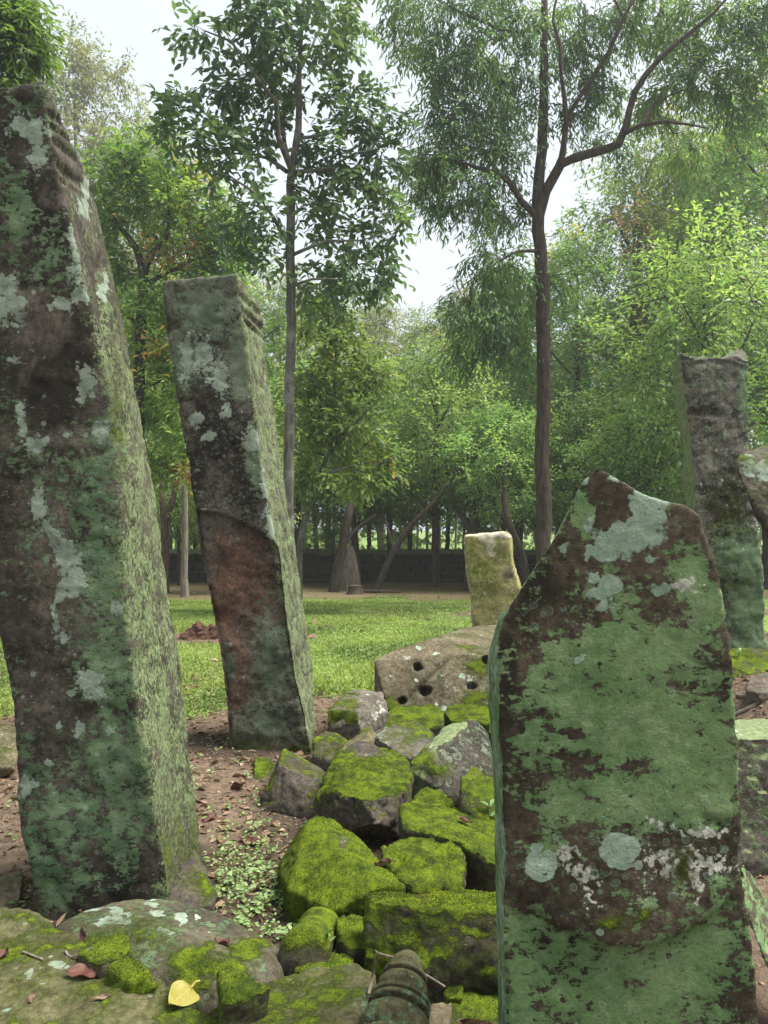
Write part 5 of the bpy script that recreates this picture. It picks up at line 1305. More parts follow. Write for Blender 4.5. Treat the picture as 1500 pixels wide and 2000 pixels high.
plant('under', 350, 860, 20.5, 'low tree half hidden behind the upright pale dead trunk', .75)
plant('tall', 430, 430, 22, 'mid green forest tree behind the broad-leaved tree, left of its trunk', .95)
plant('tall2', 215, 560, 19, 'forest tree close beside the upper right edge of the tallest post', .8)
plant('tall2', 60, 330, 18, 'forest tree mostly hidden behind the head of the tallest post', .8)
plant('pale', 165, 92, 36, 'pale yellow-green tall tree against the sky at the upper left', 1.0)
plant('pale', 300, 250, 40, 'pale hazy tree behind the bright green tree at the left', .9)
plant('tall', 640, 600, 30, 'mid green tree far behind the broad-leaved tree, right of its trunk', .9)
plant('pale', 745, 590, 36, 'pale rounded tree closing the sky gap at its lower left', 1.0)
plant('tall2', 855, 600, 33, 'forest tree closing the sky gap beneath the drooping leaves', 1.0)
plant('pale', 930, 560, 42, 'pale tree furthest back in the middle of the sky gap', 1.0)
plant('tall', 1010, 580, 27, 'green forest tree right behind the tall dark trunk', .9)
plant('tall', 1125, 470, 21, 'dark-trunked forest tree just right of the tall forked trunk', .9)
plant('tall2', 1230, 330, 24, 'tall forest tree below the sideways limb of the forked tree', 1.05)
plant('yellow', 1405, 170, 22, 'tall yellow-green tree with a pale stem high above the brown post', 1.15)
plant('yellow', 1320, 330, 27, 'yellow-green tree partly hidden left of the tallest yellow-green one', 1.0)
plant('tall', 1500, 200, 19, 'dense dark tree cut by the right edge above the leaning post', 1.0)
plant('tall2', 1340, 560, 20, 'mid green tree behind the left side of the brown post', .9)
plant('tall2', 1180, 600, 30, 'mid green tree deep in the wood right of the forked trunk', 1.0)
plant('yellow', 560, 540, 26, 'yellow-green tree with orange young leaves behind the second post', .85)
plant('tall', 330, 520, 27, 'dark forest tree deep behind the bright green tree', .9)
plant('tall2', 760, 700, 27, 'forest tree of middle height right behind the wall', .9)
plant('under', 800, 850, 22.9, 'low light green tree just behind the wall, left of the yellow-green slab', .95)
plant('under2', 930, 830, 23.4, 'low light green tree just behind the wall, above the yellow-green slab', .95)
plant('under', 690, 870, 23.2, 'low light green tree just behind the wall, above the pale cone of roots', .95)
plant('under2', 500, 880, 23.0, 'low light green tree just behind the wall, left of the second post', .95)
plant('under', 1060, 860, 22.8, 'low understory tree right behind the wall by the tall dark trunk', .9)
for px, top, Yt, kd in ((800, 760, 25, 'pole'), (872, 720, 26, 'pole2'), (905, 740, 28, 'pole'), (945, 720, 27, 'pole2'), (760, 740, 30, 'pole'), (720, 760, 27, 'pole2'), (835, 760, 33, 'pole'), (650, 740, 29, 'pole'), (620, 700, 26, 'pole2'), (595, 760, 31, 'pole'),
                        (985, 740, 30, 'pole'), (1015, 700, 25, 'pole2'), (890, 780, 38, 'pole'), (780, 790, 38, 'pole2'), (690, 780, 36, 'pole'), (930, 790, 36, 'pole'), (855, 790, 30, 'pole2'), (1090, 700, 28, 'pole'), (1150, 660, 30, 'pole2'), (1220, 640, 28, 'pole'),
                        (500, 740, 28, 'pole'), (400, 720, 26, 'pole2'), (345, 760, 30, 'pole'), (1300, 640, 32, 'pole'), (815, 790, 44, 'pole'), (960, 790, 44, 'pole'), (740, 800, 46, 'pole2'), (665, 800, 44, 'pole')):
    plant(kd, px, top, Yt, 'slender bare-stemmed tree in the wood beyond the dark wall', 1.0, 'slender trees beyond the wall')

for px, top, Yt, kd in ((1110, 900, 23.5, 'under'), (640, 1030, 24, 'under2'), (560, 1000, 25, 'under'), (450, 985, 24, 'under2'), (380, 960, 23.5, 'under'), (775, 1040, 27, 'under'), (960, 1030, 26, 'under'), (1200, 930, 24, 'under2')):
    plant(kd, px, top, Yt, 'low leafy shrub growing among the stems beyond the dark wall', 1.0, 'shrubs beyond the wall', 'shrub')

# dead and leaning stems
def stem_thing(name, label, paths, mat, cat, sides=9, wob=.15, group=None, seed=1, step=.12):
    tb = Tubes()
    p0 = np.array(paths[0][0][:3]); loc = p0.copy()
    for k, p in enumerate(paths):
        q = resample([(a[0] - loc[0], a[1] - loc[1], a[2] - loc[2], a[3]) for a in p], step)
        tb.add(q, sides, wob, seed + k)
        # closed ends
        for e, dsg in ((0, -1), (-1, 1)):
            d = q[e, :3] - q[1 if e == 0 else -2, :3]; d /= np.linalg.norm(d) + 1e-9
            tb.add(np.vstack([q[e], np.append(q[e, :3] + d * q[e, 3] * .25, q[e, 3] * .02)]), sides)
    o = link(name, tb.mesh(name, mat), None, tuple(loc))
    return tag(o, label, cat, group)
def gz(px, Y):
    x = (px - 750) / FPX * Y
    return (x, Y, float(ground_z(np.array([x]), np.array([Y]))[0]))
stem_thing('leaning_dead_limb', 'dark bare limb leaning from the lawn up into the leaves, left of the yellow-green slab', [[gz(731, 18) + (.085,), Q(745, 1130, 18, .08), Q(768, 1078, 18, .072), Q(800, 1030, 18, .064), Q(838, 990, 18, .055), Q(880, 940, 18.4, .035), Q(930, 880, 19, .02)], [Q(768, 1078, 18, .04), Q(760, 1040, 18.1, .03), Q(752, 1010, 18.2, .015)]], M['bark_dark'], 'dead limb', seed=5)
stem_thing('slanting_tree', 'dark slanting trunk beside the fibrous pale stump in front of the wall', [[gz(652, 18.2) + (.14,), Q(658, 1120, 18.2, .12), Q(668, 1070, 18.2, .11), Q(680, 1010, 18.2, .10), Q(690, 960, 18.4, .07), Q(700, 880, 18.6, .04)], [Q(668, 1070, 18.2, .06), Q(700, 1030, 18.3, .045), Q(735, 1005, 18.4, .025)]], M['bark_dark'], 'tree trunk', seed=6)
stem_thing('forked_tree', 'dark forked trunk standing behind the yellow-green slab', [[gz(918, 18.6) + (.17,), Q(920, 1100, 18.6, .15), Q(925, 1020, 18.6, .13), Q(928, 960, 18.8, .10), Q(935, 880, 19, .06)], [Q(923, 1040, 18.6, .09), Q(900, 1005, 18.6, .07), Q(885, 970, 18.7, .05), Q(870, 900, 18.8, .03)]], M['bark_dark'], 'tree trunk', seed=7)
stem_thing('curved_tree', 'thin dark curved trunk right of the yellow-green slab', [[gz(1032, 17) + (.12,), Q(1020, 1090, 17, .10), Q(1005, 1050, 17, .09), Q(992, 1015, 17, .08), Q(985, 960, 17.2, .05), Q(990, 880, 17.4, .03)]], M['bark_dark'], 'tree trunk', seed=8)
stem_thing('dead_tree', 'upright pale dead trunk on the lawn between the two left posts', [[gz(361, 16) + (.10,), Q(360, 1120, 16, .075), Q(361, 1050, 16, .068), Q(361, 980, 16, .060), Q(360, 948, 16, .05)]], M['bark_pale'], 'dead trunk', seed=9)
stem_thing('bent_brown_limb', 'short bent brown limb in front of the wall next to the tallest post', [[gz(322, 17.5) + (.10,), Q(322, 1100, 17.5, .09), Q(324, 1020, 17.5, .085), Q(338, 975, 17.5, .07), Q(345, 930, 17.6, .04)], [Q(324, 1060, 17.5, .09), Q(318, 990, 17.6, .07), Q(310, 900, 17.8, .04)]], M['bark_red'], 'tree limb', seed=10)
stem_thing('fallen_branch', 'thin dark fallen branch lying on the lawn left of the leaning limb', [[(gz(700, 17.6)[0], 17.6, gz(700, 17.6)[2] + .05, .03), (gz(735, 17.5)[0], 17.5, gz(735, 17.5)[2] + .07, .032), (gz(782, 17.4)[0], 17.4, gz(782, 17.4)[2] + .05, .018)]], M['bark_dark'], 'branch', seed=11)
# fibrous pale stump: a skirt of hanging roots
tb = Tubes(); c0 = np.array(gz(685, 19.0)); rq = random.Random(4)
for k in range(26):
    a = k / 26 * 6.283; rr = .24 + rq.uniform(-.03, .03)
    tb.add(resample([(math.cos(a) * rr, math.sin(a) * rr, -.05, .035), (math.cos(a) * rr * .75, math.sin(a) * rr * .75, .4, .035), (math.cos(a) * rr * .42, math.sin(a) * rr * .42, .8, .03), (math.cos(a) * rr * .18, math.sin(a) * rr * .18, 1.05, .02)], .12), 6)
tag(link('root_skirt', tb.mesh('root_skirt', M['bark_pale']), None, tuple(c0)), 'pale cone of fibrous hanging roots in front of the dark wall', 'tree root')
stem_thing('tree_stump', 'low dark stump on the lawn just below the pale cone of roots', [[gz(694, 17.2) + (.20,), (gz(694, 17.2)[0], 17.2, gz(694, 17.2)[2] + .12, .15), (gz(694, 17.2)[0], 17.2, gz(694, 17.2)[2] + .20, .145)]], M['bark_dark'], 'stump', seed=12, step=.04)

# ------------------------------------------------------------------ the dark laterite wall
t = NT("laterite")
c = t.coords(False)
n1 = t.noise(c, 1.2, 5, .6); n2 = t.noise(c, 14, 5, .65)
col = t.mix(t.step(n2, .3, .7), (0.018, 0.017, 0.014), (0.052, 0.047, 0.038))
col = t.mix(t.math('MULTIPLY', t.step(n1, .5, .65), .6), col, (0.042, 0.052, 0.028))
geo = t.add("ShaderNodeNewGeometry"); sx_ = t.add("ShaderNodeSeparateXYZ"); t.l.new(geo.outputs['Normal'], sx_.inputs[0])
col = t.mix(t.math('MULTIPLY', t.step(sx_.outputs[2], .3, .8), .8), col, t.mix(n2, (0.06, 0.085, 0.03), (0.20, 0.20, 0.11)))
M['laterite'] = t.finish(col, .95, n2, .9, .03, .15)
def wall(x0, x1, Y, name, label, top=.20):
    rq = random.Random(9)
    bm = bmesh.new()
    x = x0
    def cube(xa, xb, ya, yb, za, zb, j=.006):
        vs = [bm.verts.new((a + rq.uniform(-j, j), b + rq.uniform(-j, j), c_ + rq.uniform(-j, j))) for a in (xa, xb) for b in (ya, yb) for c_ in (za, zb)]
        for f in ((0, 1, 3, 2), (4, 6, 7, 5), (0, 4, 5, 1), (2, 3, 7, 6), (0, 2, 6, 4), (1, 5, 7, 3)): bm.faces.new([vs[i] for i in f])
    z0 = -1.0; courses = 4; hh = (top - .16 + .72) / courses
    for k in range(courses):
        za = -.72 + k * hh - (.3 if k == 0 else 0); zb = -.72 + (k + 1) * hh - .008
        x = x0 - rq.uniform(0, .4)
        while x < x1:
            w = rq.uniform(.38, .62)
            dy = rq.uniform(-.018, .018)
            cube(x, x + w - .010, Y + dy, Y + .5 + dy, za, zb)
            x += w
    x = x0
    while x < x1:      # coping stones, sloped on top
        w = rq.uniform(.32, .5); dy = rq.uniform(-.02, .02); dz = rq.uniform(-.025, .02)
        a, b = x, x + w - .012
        prof = [(Y - .07 + dy, top - .155), (Y - .07 + dy, top - .06 + dz), (Y + .25 + dy, top + .05 + dz), (Y + .57 + dy, top - .06 + dz), (Y + .57 + dy, top - .155)]
        l = [bm.verts.new((a, p, q)) for p, q in prof]; r = [bm.verts.new((b, p, q)) for p, q in prof]
        bm.faces.new(l[::-1]); bm.faces.new(r)
        for i in range(5): bm.faces.new((l[i], l[(i + 1) % 5], r[(i + 1) % 5], r[i]))
        x += w
    bmesh.ops.recalc_face_normals(bm, faces=bm.faces[:])
    bmesh.ops.bevel(bm, geom=bm.edges[:], offset=.012, segments=1, affect='EDGES')
    me = bpy.data.meshes.new(name); bm.to_mesh(me); bm.free()
    me.transform(__import__('mathutils').Matrix.Translation((0, -Y, .72)))
    me.materials.append(M['laterite'])
    tag(link(name, me, None, (0, Y, -.72)), label, 'wall')
wall(-17.0, 15.0, 21.6, 'laterite_wall', 'low dark block wall with mossy coping running along the back of the lawn', .22)

# ------------------------------------------------------------------ the far wood, one mass
rng = np.random.default_rng(91)
N = 70000
xx = rng.uniform(-50, 50, N); yy = rng.uniform(44, 56, N)
hmax = 1.2 + (yy - 43) * 1.0 + 3.5 * fbm(np.stack([xx * .11, yy * .06, yy * 0], -1), 3, 4)
zz = hmax * rng.random(N) ** .55 - 1.5
p = np.stack([xx, yy, zz], -1)
keep = fbm(p * .5, 3, 6) > .43
p = p[keep]; N = len(p)
d = rng.normal(0, 1, (N, 3)); d[:, 2] -= .3; d /= np.linalg.norm(d, axis=1)[:, None]
var = np.clip((fbm(p * .35, 3, 8) - .5) * 2 + .55 + rng.normal(0, .15, N), 0, 1)
me = leaves_mesh('far_wood', p, d, rng.uniform(.35, .7, N), rng.uniform(.2, .4, N), M['leaf_far'], rng, var, 'quad')
tag(link('far_wood', me), 'far leafy wood closing the view beyond the slender trunks', 'woodland', kind='stuff')

# ------------------------------------------------------------------ ground cover: grass, litter, weeds
rng = np.random.default_rng(17)
M['grass'] = leaf_material("lawn_blades", [(0.260, 0.325, 0.090), (0.185, 0.245, 0.064), (0.095, 0.145, 0.042), (0.25, 0.225, 0.11)], .6, .35, .2)
N = 280000
Yg = 4.7 + 13.3 * rng.random(N) ** 1.35
Xg = (np.where(rng.random(N) < .75, rng.uniform(-80, 1150, N), rng.uniform(-900, 1900, N)) - 750) / FPX * Yg
k = lawn_mask(Xg[:, None], Yg[:, None]).ravel() > rng.uniform(.15, .9, N)
Xg, Yg = Xg[k], Yg[k]; N = len(Xg)
Zg = ground_z(Xg[:, None], Yg[:, None]).ravel()
p = np.stack([Xg, Yg, Zg - .004], -1)
d = rng.normal(0, .55, (N, 3)); d[:, 2] = np.abs(d[:, 2]) * .7 + .18; d /= np.linalg.norm(d, axis=1)[:, None]
cl = fbm(p * 1.1, 4, 3)
var = np.clip((cl - .5) * 2.2 + .5 + rng.normal(0, .15, N), 0, 1)
hgt = rng.uniform(.018, .045, N) * (1 + 1.2 * np.clip(fbm(p * .8, 3, 33) - .58, 0, 1) * 6)
odd = np.clip(rng.normal(.1, .2, N) + (fbm(p * .7, 3, 44) - .5) * 1.2, 0, 1)
me = leaves_mesh('grass', p, d, hgt * .9, rng.uniform(.008, .018, N), M['grass'], rng, var, 'quad', odd)
tag(link('grass', me), 'short weedy grass of the lawn', 'grass', kind='stuff')
# taller weed patches on the lawn
# low green weeds on the trodden earth
M['weed'] = leaf_material("weed_leaves", [(0.27, 0.36, 0.15), (0.19, 0.28, 0.10), (0.11, 0.18, 0.06)], .5, .3, .35)
pos, dirs, Ls, Ws = [], [], [], []
rw = np.random.default_rng(23)
patches = [(520, 1760, 70), (470, 1720, 60), (440, 1690, 50), (560, 1770, 50), (500, 1680, 40), (430, 1640, 35), (520, 1640, 34), (450, 1600, 24), (420, 1560, 20), (400, 1480, 14), (560, 1800, 40), (480, 1790, 50), (590, 1740, 40), (500, 1560, 18), (420, 1740, 40), (425, 1440, 10), (620, 1780, 24), (510, 1820, 30), (535, 1740, 60), (600, 1600, 10), (20, 1620, 14), (50, 1760, 14), (1480, 1340, 8), (470, 1500, 8)]
for px, py, n in patches:
    for _ in range(int(n * .42)):
        qx, qy = px + rw.normal(0, 42), py + rw.normal(0, 34)
        if qy < 1380: continue
        x, y, z = P(qx, qy, z=.0)
        z = float(ground_z(np.array([x]), np.array([y]))[0])
        s = rw.uniform(.010, .024)
        for q in range(rw.integers(4, 8)):
            a = rw.uniform(0, 6.28)
            hh = rw.uniform(.005, .035)
            pos.append((x + rw.normal(0, .008), y + rw.normal(0, .008), z + hh)); dirs.append((math.cos(a), math.sin(a), rw.uniform(.0, .5))); Ls.append(s * rw.uniform(.7, 1.3)); Ws.append(s * .62)
pos, dirs = np.array(pos), np.array(dirs); dirs /= np.linalg.norm(dirs, axis=1)[:, None]
me = leaves_mesh('weeds', pos, dirs, np.array(Ls), np.array(Ws), M['weed'], rw, np.clip(rw.normal(.6, .25, len(pos)), 0, 1), 'leaf')
tag(link('weeds', me), 'low small-leaved green weeds on the reddish earth', 'weeds', kind='stuff')
# leaf litter and crumbs of earth
M['litter'] = leaf_material("dead_leaf_litter", [(0.30, 0.215, 0.150), (0.165, 0.105, 0.072), (0.060, 0.038, 0.028), (0.24, 0.20, 0.07)], .75, .12, .2)
N = 13000
Yl = 1.5 + 4.8 * rng.random(N) ** .8
Xl = (rng.uniform(-60, 1560, N) - 750) / FPX * Yl
k = (Xl < .2) | (Xl > 1.2)
Xl, Yl = Xl[k], Yl[k]; N = len(Xl)
p = np.stack([Xl, Yl, ground_z(Xl[:, None], Yl[:, None]).ravel() + .004], -1)
d = rng.normal(0, 1, (N, 3)); d[:, 2] = rng.normal(0.05, .16, N); d /= np.linalg.norm(d, axis=1)[:, None]
L = np.exp(rng.normal(-3.75, .6, N)).clip(.010, .06)
me = leaves_mesh('leaf_litter', p, d, L, L * rng.uniform(.3, .6, N), M['litter'], rng, np.clip(rng.normal(.5, .3, N), 0, 1), 'leaf', curl=.6)
tag(link('leaf_litter', me), 'dead leaf litter strewn over the reddish earth', 'leaf litter', kind='stuff')
# a few dry leaves on the lawn
N = 320
Yl = 6.0 + 11.0 * rng.random(N)
Xl = (rng.uniform(-60, 1100, N) - 750) / FPX * Yl
p = np.stack([Xl, Yl, ground_z(Xl[:, None], Yl[:, None]).ravel() + .016], -1)
d = rng.normal(0, 1, (N, 3)); d[:, 2] = rng.normal(0.05, .2, N); d /= np.linalg.norm(d, axis=1)[:, None]
L = np.exp(rng.normal(-2.7, .35, N)).clip(.03, .14)
me = leaves_mesh('lawn_leaves', p, d, L, L * rng.uniform(.35, .6, N), M['litter'], rng, np.clip(rng.normal(.6, .3, N), 0, 1), 'leaf', curl=.6)
tag(link('leaf_litter', me), 'dry leaves scattered over the lawn', 'leaf litter', kind='stuff')
# crumbs
N = 9000
Yl = 1.6 + 4.4 * rng.random(N) ** .9
Xl = (rng.uniform(-60, 1560, N) - 750) / FPX * Yl
p = np.stack([Xl, Yl, ground_z(Xl[:, None], Yl[:, None]).ravel()], -1)
oc = np.array([(1, 0, 0), (0, 1, 0), (-1, 0, 0), (0, -1, 0), (0, 0, 1), (0, 0, -1)], float)
of = np.array([(0, 1, 4), (1, 2, 4), (2, 3, 4), (3, 0, 4), (1, 0, 5), (2, 1, 5), (3, 2, 5), (0, 3, 5)])
s = np.exp(rng.normal(-5.4, .5, N)).clip(.0025, .016)
v = p[:, None, :] + (oc[None] + rng.normal(0, .28, (N, 6, 3))) * s[:, None, None] * np.array([1, 1, .6])
M['crumb'] = leaf_material("earth_crumbs", [(0.27, 0.18, 0.13), (0.17, 0.11, 0.078), (0.085, 0.056, 0.042)], .95, .0, .1)
me = mesh_np('soil_crumbs', v.reshape(-1, 3), (of[None] + np.arange(N)[:, None, None] * 6).reshape(-1, 3), 3, M['crumb'], False, {'var': np.repeat(rng.random(N), 6)})
tag(link('gravel', me), 'reddish crumbs of earth and small gravel between the posts', 'gravel', kind='stuff')

# ------------------------------------------------------------------ single leaves, twigs, sprouts
def plain(name, c1, c2, scale=40, rough=.6, trans=.15, spot=None):
    t = NT(name)
    c = t.coords()
    n = t.noise(c, scale, 4, .6); nb = t.noise(c, 130, 5, .7)
    col = t.mix(t.step(n, .35, .65), c1, c2)
    col = t.mix(t.math('MULTIPLY', t.step(nb, .5, .7), .45), col, tuple(x * .55 for x in c1))
    if spot:
        col = t.mix(t.step(t.noise(c, 55, 4, .65), .58, .66), col, spot)
        # midrib and side veins, in the leaf's own length and width
        tc = t.add("ShaderNodeTexCoord"); sp = t.add("ShaderNodeSeparateXYZ"); t.l.new(tc.outputs['Object'], sp.inputs[0])
        ax = t.math('ABSOLUTE', sp.outputs[0])
        rib = t.math('SUBTRACT', 1.0, t.math('DIVIDE', ax, .0011), clamp=True)
        w = t.math('FRACT', t.math('MULTIPLY', t.math('ADD', sp.outputs[1], t.math('MULTIPLY', ax, -.75)), 95.0))
        vein = t.math('SUBTRACT', 1.0, t.math('MULTIPLY', t.math('ABSOLUTE', t.math('SUBTRACT', w, .5)), 7.0), clamp=True)
        col = t.mix(t.math('MULTIPLY', t.math('MAXIMUM', rib, t.math('MULTIPLY', vein, .5)), .55), col, tuple(min(1, x * 1.6 + .03) for x in c2))
    b = t.add("ShaderNodeBsdfPrincipled"); t.put(b.inputs['Base Color'], col); b.inputs['Roughness'].default_value = rough
    b.inputs['Specular IOR Level'].default_value = .3
    tr = t.add("ShaderNodeBsdfTranslucent"); t.put(tr.inputs['Color'], col)
    m = t.add("ShaderNodeMixShader"); m.inputs[0].default_value = trans
    t.l.new(b.outputs[0], m.inputs[1]); t.l.new(tr.outputs[0], m.inputs[2])
    o = t.add("ShaderNodeOutputMaterial"); t.l.new(m.outputs[0], o.inputs['Surface'])
    return t.mat
M['yellow_leaf'] = plain("yellow_fallen_leaf", (0.20, 0.175, 0.028), (0.27, 0.24, 0.06), 18, spot=(.20, .13, .03))
M['red_leaf'] = plain("red_brown_dead_leaf", (0.060, 0.022, 0.016), (0.120, 0.046, 0.032), 30, spot=(.04, .02, .016))
M['brown_leaf'] = plain("brown_dead_leaf", (0.085, 0.050, 0.033), (0.20, 0.125, 0.082), 30, spot=(.04, .025, .018))
M['twig'] = plain("grey_twig", (0.10, 0.082, 0.062), (0.20, 0.17, 0.13), 60, .9, 0)
M['fresh'] = plain("fresh_leaf", (0.14, 0.235, 0.075), (0.23, 0.33, 0.13), 20, .4, .3)

def leaf_grid(L, W, lobes=None, curl=.3, cup=.25, wav=.45, seed=1, nu=16, nv=9):
    rq = np.random.default_rng(seed)
    u = np.linspace(0, 1, nu); v = np.linspace(-1, 1, nv)
    half = lobes(u) if lobes is not None else np.sin(np.pi * u ** .75) ** .8
    U, V = np.meshgrid(u, v, indexing='ij')
    ph = rq.uniform(0, 6, 3)
    X = V * half[:, None] * W / 2; Yv = (U - .0) * L
    Z = cup * W * .5 * (np.abs(V) ** 1.5) * half[:, None] + curl * L * (U - .4) ** 2 + wav * W * np.sin(U * 9 + ph[0] + V * 2) * np.abs(V) * .3 + .03 * W * np.sin(V * 7 + ph[1])
    co = np.stack([X, Yv - L / 2, Z], -1).reshape(-1, 3)
    i, j = np.meshgrid(np.arange(nu - 1), np.arange(nv - 1), indexing='ij')
    f = np.stack([i * nv + j, i * nv + j + 1, (i + 1) * nv + j + 1, (i + 1) * nv + j], -1).reshape(-1, 4)
    return co, f
def surface_z(x, y):
    """height of whatever stone or earth lies under a point"""
    dg = bpy.context.evaluated_depsgraph_get()
    ok, loc, nor, ix, ob, mx = SC.ray_cast(dg, Vector((x, y, 1.0)), Vector((0, 0, -1)))
    return (loc.z, nor) if ok else (0.0, Vector((0, 0, 1)))
def lay_leaf(name, label, px, py, z, L, W, yaw, mat, cat='leaf', stalk=.0, curl=.3, cup=.25, seed=1, lobes=None, tilt=(0, 0), group=None, lift=.004, wav=.45):
    x, y, zz = P(px, py, z=z)
    zz, nor = surface_z(x, y)
    x, y, _ = P(px, py, z=zz)
    zz, nor = surface_z(x, y)
    co, f = leaf_grid(L, W, lobes, curl, cup, wav, seed=seed)
    me = mesh_np(name, co, f, 4, mat, True)
    o = link(name, me, None, (x, y, zz + lift))
    q = nor.to_track_quat('Z', 'Y')
    from mathutils import Euler
    o.rotation_euler = (q.to_matrix() @ Euler((R(tilt[0]), R(tilt[1]), R(yaw))).to_matrix()).to_euler()
    tag(o, label, cat, group)
    if stalk:
        tb = Tubes(); tb.add(resample([(0, -L / 2 + .004, .002, .0016), (.003, -L / 2 - stalk * .5, .006, .0014), (.0, -L / 2 - stalk, .002, .0012)], .01), 6)
        link('stalk', tb.mesh('stalk', mat), o)
    return o
heart = lambda u: np.sin(np.pi * np.clip(u, 0, 1) ** .55) ** .75
lay_leaf('fallen_leaf', 'yellow heart-shaped fallen leaf at the edge of the flat corner slab', 352, 1958, .15, .095, .075, 84, M['yellow_leaf'], stalk=.035, curl=.12, cup=.08, seed=3, lobes=heart, tilt=(5, 0), lift=.012, wav=.12)
lay_leaf('fallen_leaf', 'red-brown crumpled dead leaf on the flat corner slab', 162, 1905, .16, .085, .050, 80, M['red_leaf'], curl=.15, cup=.2, seed=4, lift=.006)
lay_leaf('fallen_leaf', 'small dark brown curled leaf on the flat slab at the left edge', 9, 1872, .165, .030, .026, 20, M['red_leaf'], curl=.9, cup=.8, seed=5)
lay_leaf('fallen_leaf', 'thin dark shrivelled leaf lying flat below the red-brown leaf', 198, 1953, .155, .05, .012, 85, M['brown_leaf'], curl=.4, cup=.5, seed=6)
lay_leaf('fallen_leaf', 'faint pinkish dead leaf on the flat slab at the bottom left', 62, 1952, .16, .035, .018, 60, M['brown_leaf'], curl=.2, cup=.3, seed=7)
lay_leaf('fallen_leaf', 'tan curled dead leaf just above the yellow leaf', 340, 1928, .1, .06, .03, 100, M['brown_leaf'], curl=.6, cup=.9, seed=8, lift=.015)
lay_leaf('fallen_leaf', 'dark red leaf standing in the gap above the small mossy stones', 160, 1838, .1, .05, .03, 70, M['red_leaf'], curl=.3, cup=.4, seed=9, tilt=(40, 0), lift=.012)
lay_leaf('fallen_leaf', 'big curled brown dead leaf against the foot of the green slab', 955, 1908, .08, .11, .055, 120, M['brown_leaf'], curl=.7, cup=1.0, seed=10, tilt=(15, 10), lift=.02)
lay_leaf('fallen_leaf', 'brown dead leaf beside the dark moss ball', 915, 1922, .08, .075, .035, 60, M['brown_leaf'], curl=.5, cup=.7, seed=11, lift=.012)
lay_leaf('fallen_leaf', 'crumpled brown leaf lying on the wide flat mossy slab', 908, 1614, .12, .075, .03, 95, M['brown_leaf'], curl=.6, cup=.9, seed=12, lift=.006)
lay_leaf('fallen_leaf', 'pinkish dead leaf in the gap behind the big furry wedge', 748, 1690, .1, .07, .04, 70, M['brown_leaf'], curl=.4, cup=.4, seed=13, tilt=(20, 0), lift=.01)
lay_leaf('fallen_leaf', 'pale pink dead leaf between the corner slab and the small mossy wedge', 436, 1955, .1, .06, .035, 70, M['red_leaf'], curl=.2, cup=.3, seed=14)
for i, (px, py, L, W, yw, mt, lb) in enumerate([
        (490, 1648, .11, .05, 80, 'red_leaf', 'flat dark red leaf on the earth right of the green weeds'),
        (432, 1640, .10, .04, 100, 'brown_leaf', 'tan leaf on the earth close to the tall post'),
        (466, 1541, .08, .05, 60, 'red_leaf', 'reddish leaf on the earth below the small moss-capped stones'),
        (410, 1600, .07, .04, 140, 'red_leaf', 'dark leaf on the earth at the very edge of the tall post'),
        (540, 1612, .06, .04, 30, 'brown_leaf', 'small brown leaf on the earth below the dark pointed block')]):
    lay_leaf('fallen_leaf', lb, px, py, 0, L, W, yw, M[mt], curl=.2, cup=.25, seed=20 + i)
# twigs
x0 = P(722, 1950, 1.78); 
stem_thing('twig', 'pale forked twig bridging from the flat block over the turned baluster', [[Q(720, 1942, 1.80, .0035), Q(728, 1905, 1.84, .0035), Q(739, 1862, 1.82, .0030), Q(757, 1868, 1.79, .0028), Q(780, 1872, 1.77, .0026), Q(806, 1890, 1.77, .0023), Q(836, 1907, 1.78, .002), Q(868, 1927, 1.82, .0015)], [Q(739, 1864, 1.82, .003), Q(733, 1856, 1.82, .0016)]], M['twig'], 'twig', 7, .1, None, 3, .02)
for i, (a, b, c_, lb) in enumerate([((128, 1852), (140, 1866), (180, 1864), 'thin pale twig on the corner slab beside the small mossy stones'), ((45, 1852), (60, 1862), (84, 1871), 'thin dark twig on the corner slab near the left edge')]):
    pts = []
    for q in (a, b, c_):
        x, y, z = P(q[0], q[1], z=.165); z, _ = surface_z(x, y); pts.append((x, y, z + .004, .0014))
    stem_thing('twig', lb, [pts], M['twig'], 'twig', 6, .1, None, 5, .02)
# the young plant by the green slab
def sprout(name, label, root, stems, mat, leafL, leafW, n, seed, cat='plant', upright=.7):
    rq = np.random.default_rng(seed)
    o = empty(name, root); tag(o, label, cat)
    tb = Tubes(); pos, dr, L, W = [], [], [], []
    for dx, dy, h in stems:
        pts = resample([(0, 0, -.01, .003), (dx * .4, dy * .4, h * .5, .0025), (dx, dy, h, .0015)], .02)
        tb.add(pts, 6)
        for k in range(n):
            f = .2 + .8 * (k + .5) / n
            q = pts[int(f * (len(pts) - 1)), :3]
            a = k * 2.4 + rq.uniform(-.4, .4)
            pos.append(q); dr.append((math.cos(a), math.sin(a), upright * rq.uniform(.6, 1.3))); L.append(leafL * rq.uniform(.7, 1.1)); W.append(leafW * rq.uniform(.8, 1.1))
    dr = np.array(dr); dr /= np.linalg.norm(dr, axis=1)[:, None]
    link('stem', tb.mesh('stem', M['fresh']), o)
    link('foliage', leaves_mesh('foliage', np.array(pos), dr, np.array(L), np.array(W), mat, rq, rq.random(len(pos)), 'leaf', curl=.5), o)
    return o
x, y, z = P(972, 2010, 1.70); z, _ = surface_z(x, y)
sprout('young_plant', 'young plant with lance-shaped leaves beside the foot of the green slab', (x, y, z), [(.0, .0, .10), (-.03, .02, .07)], M['fresh'], .055, .014, 8, 3)
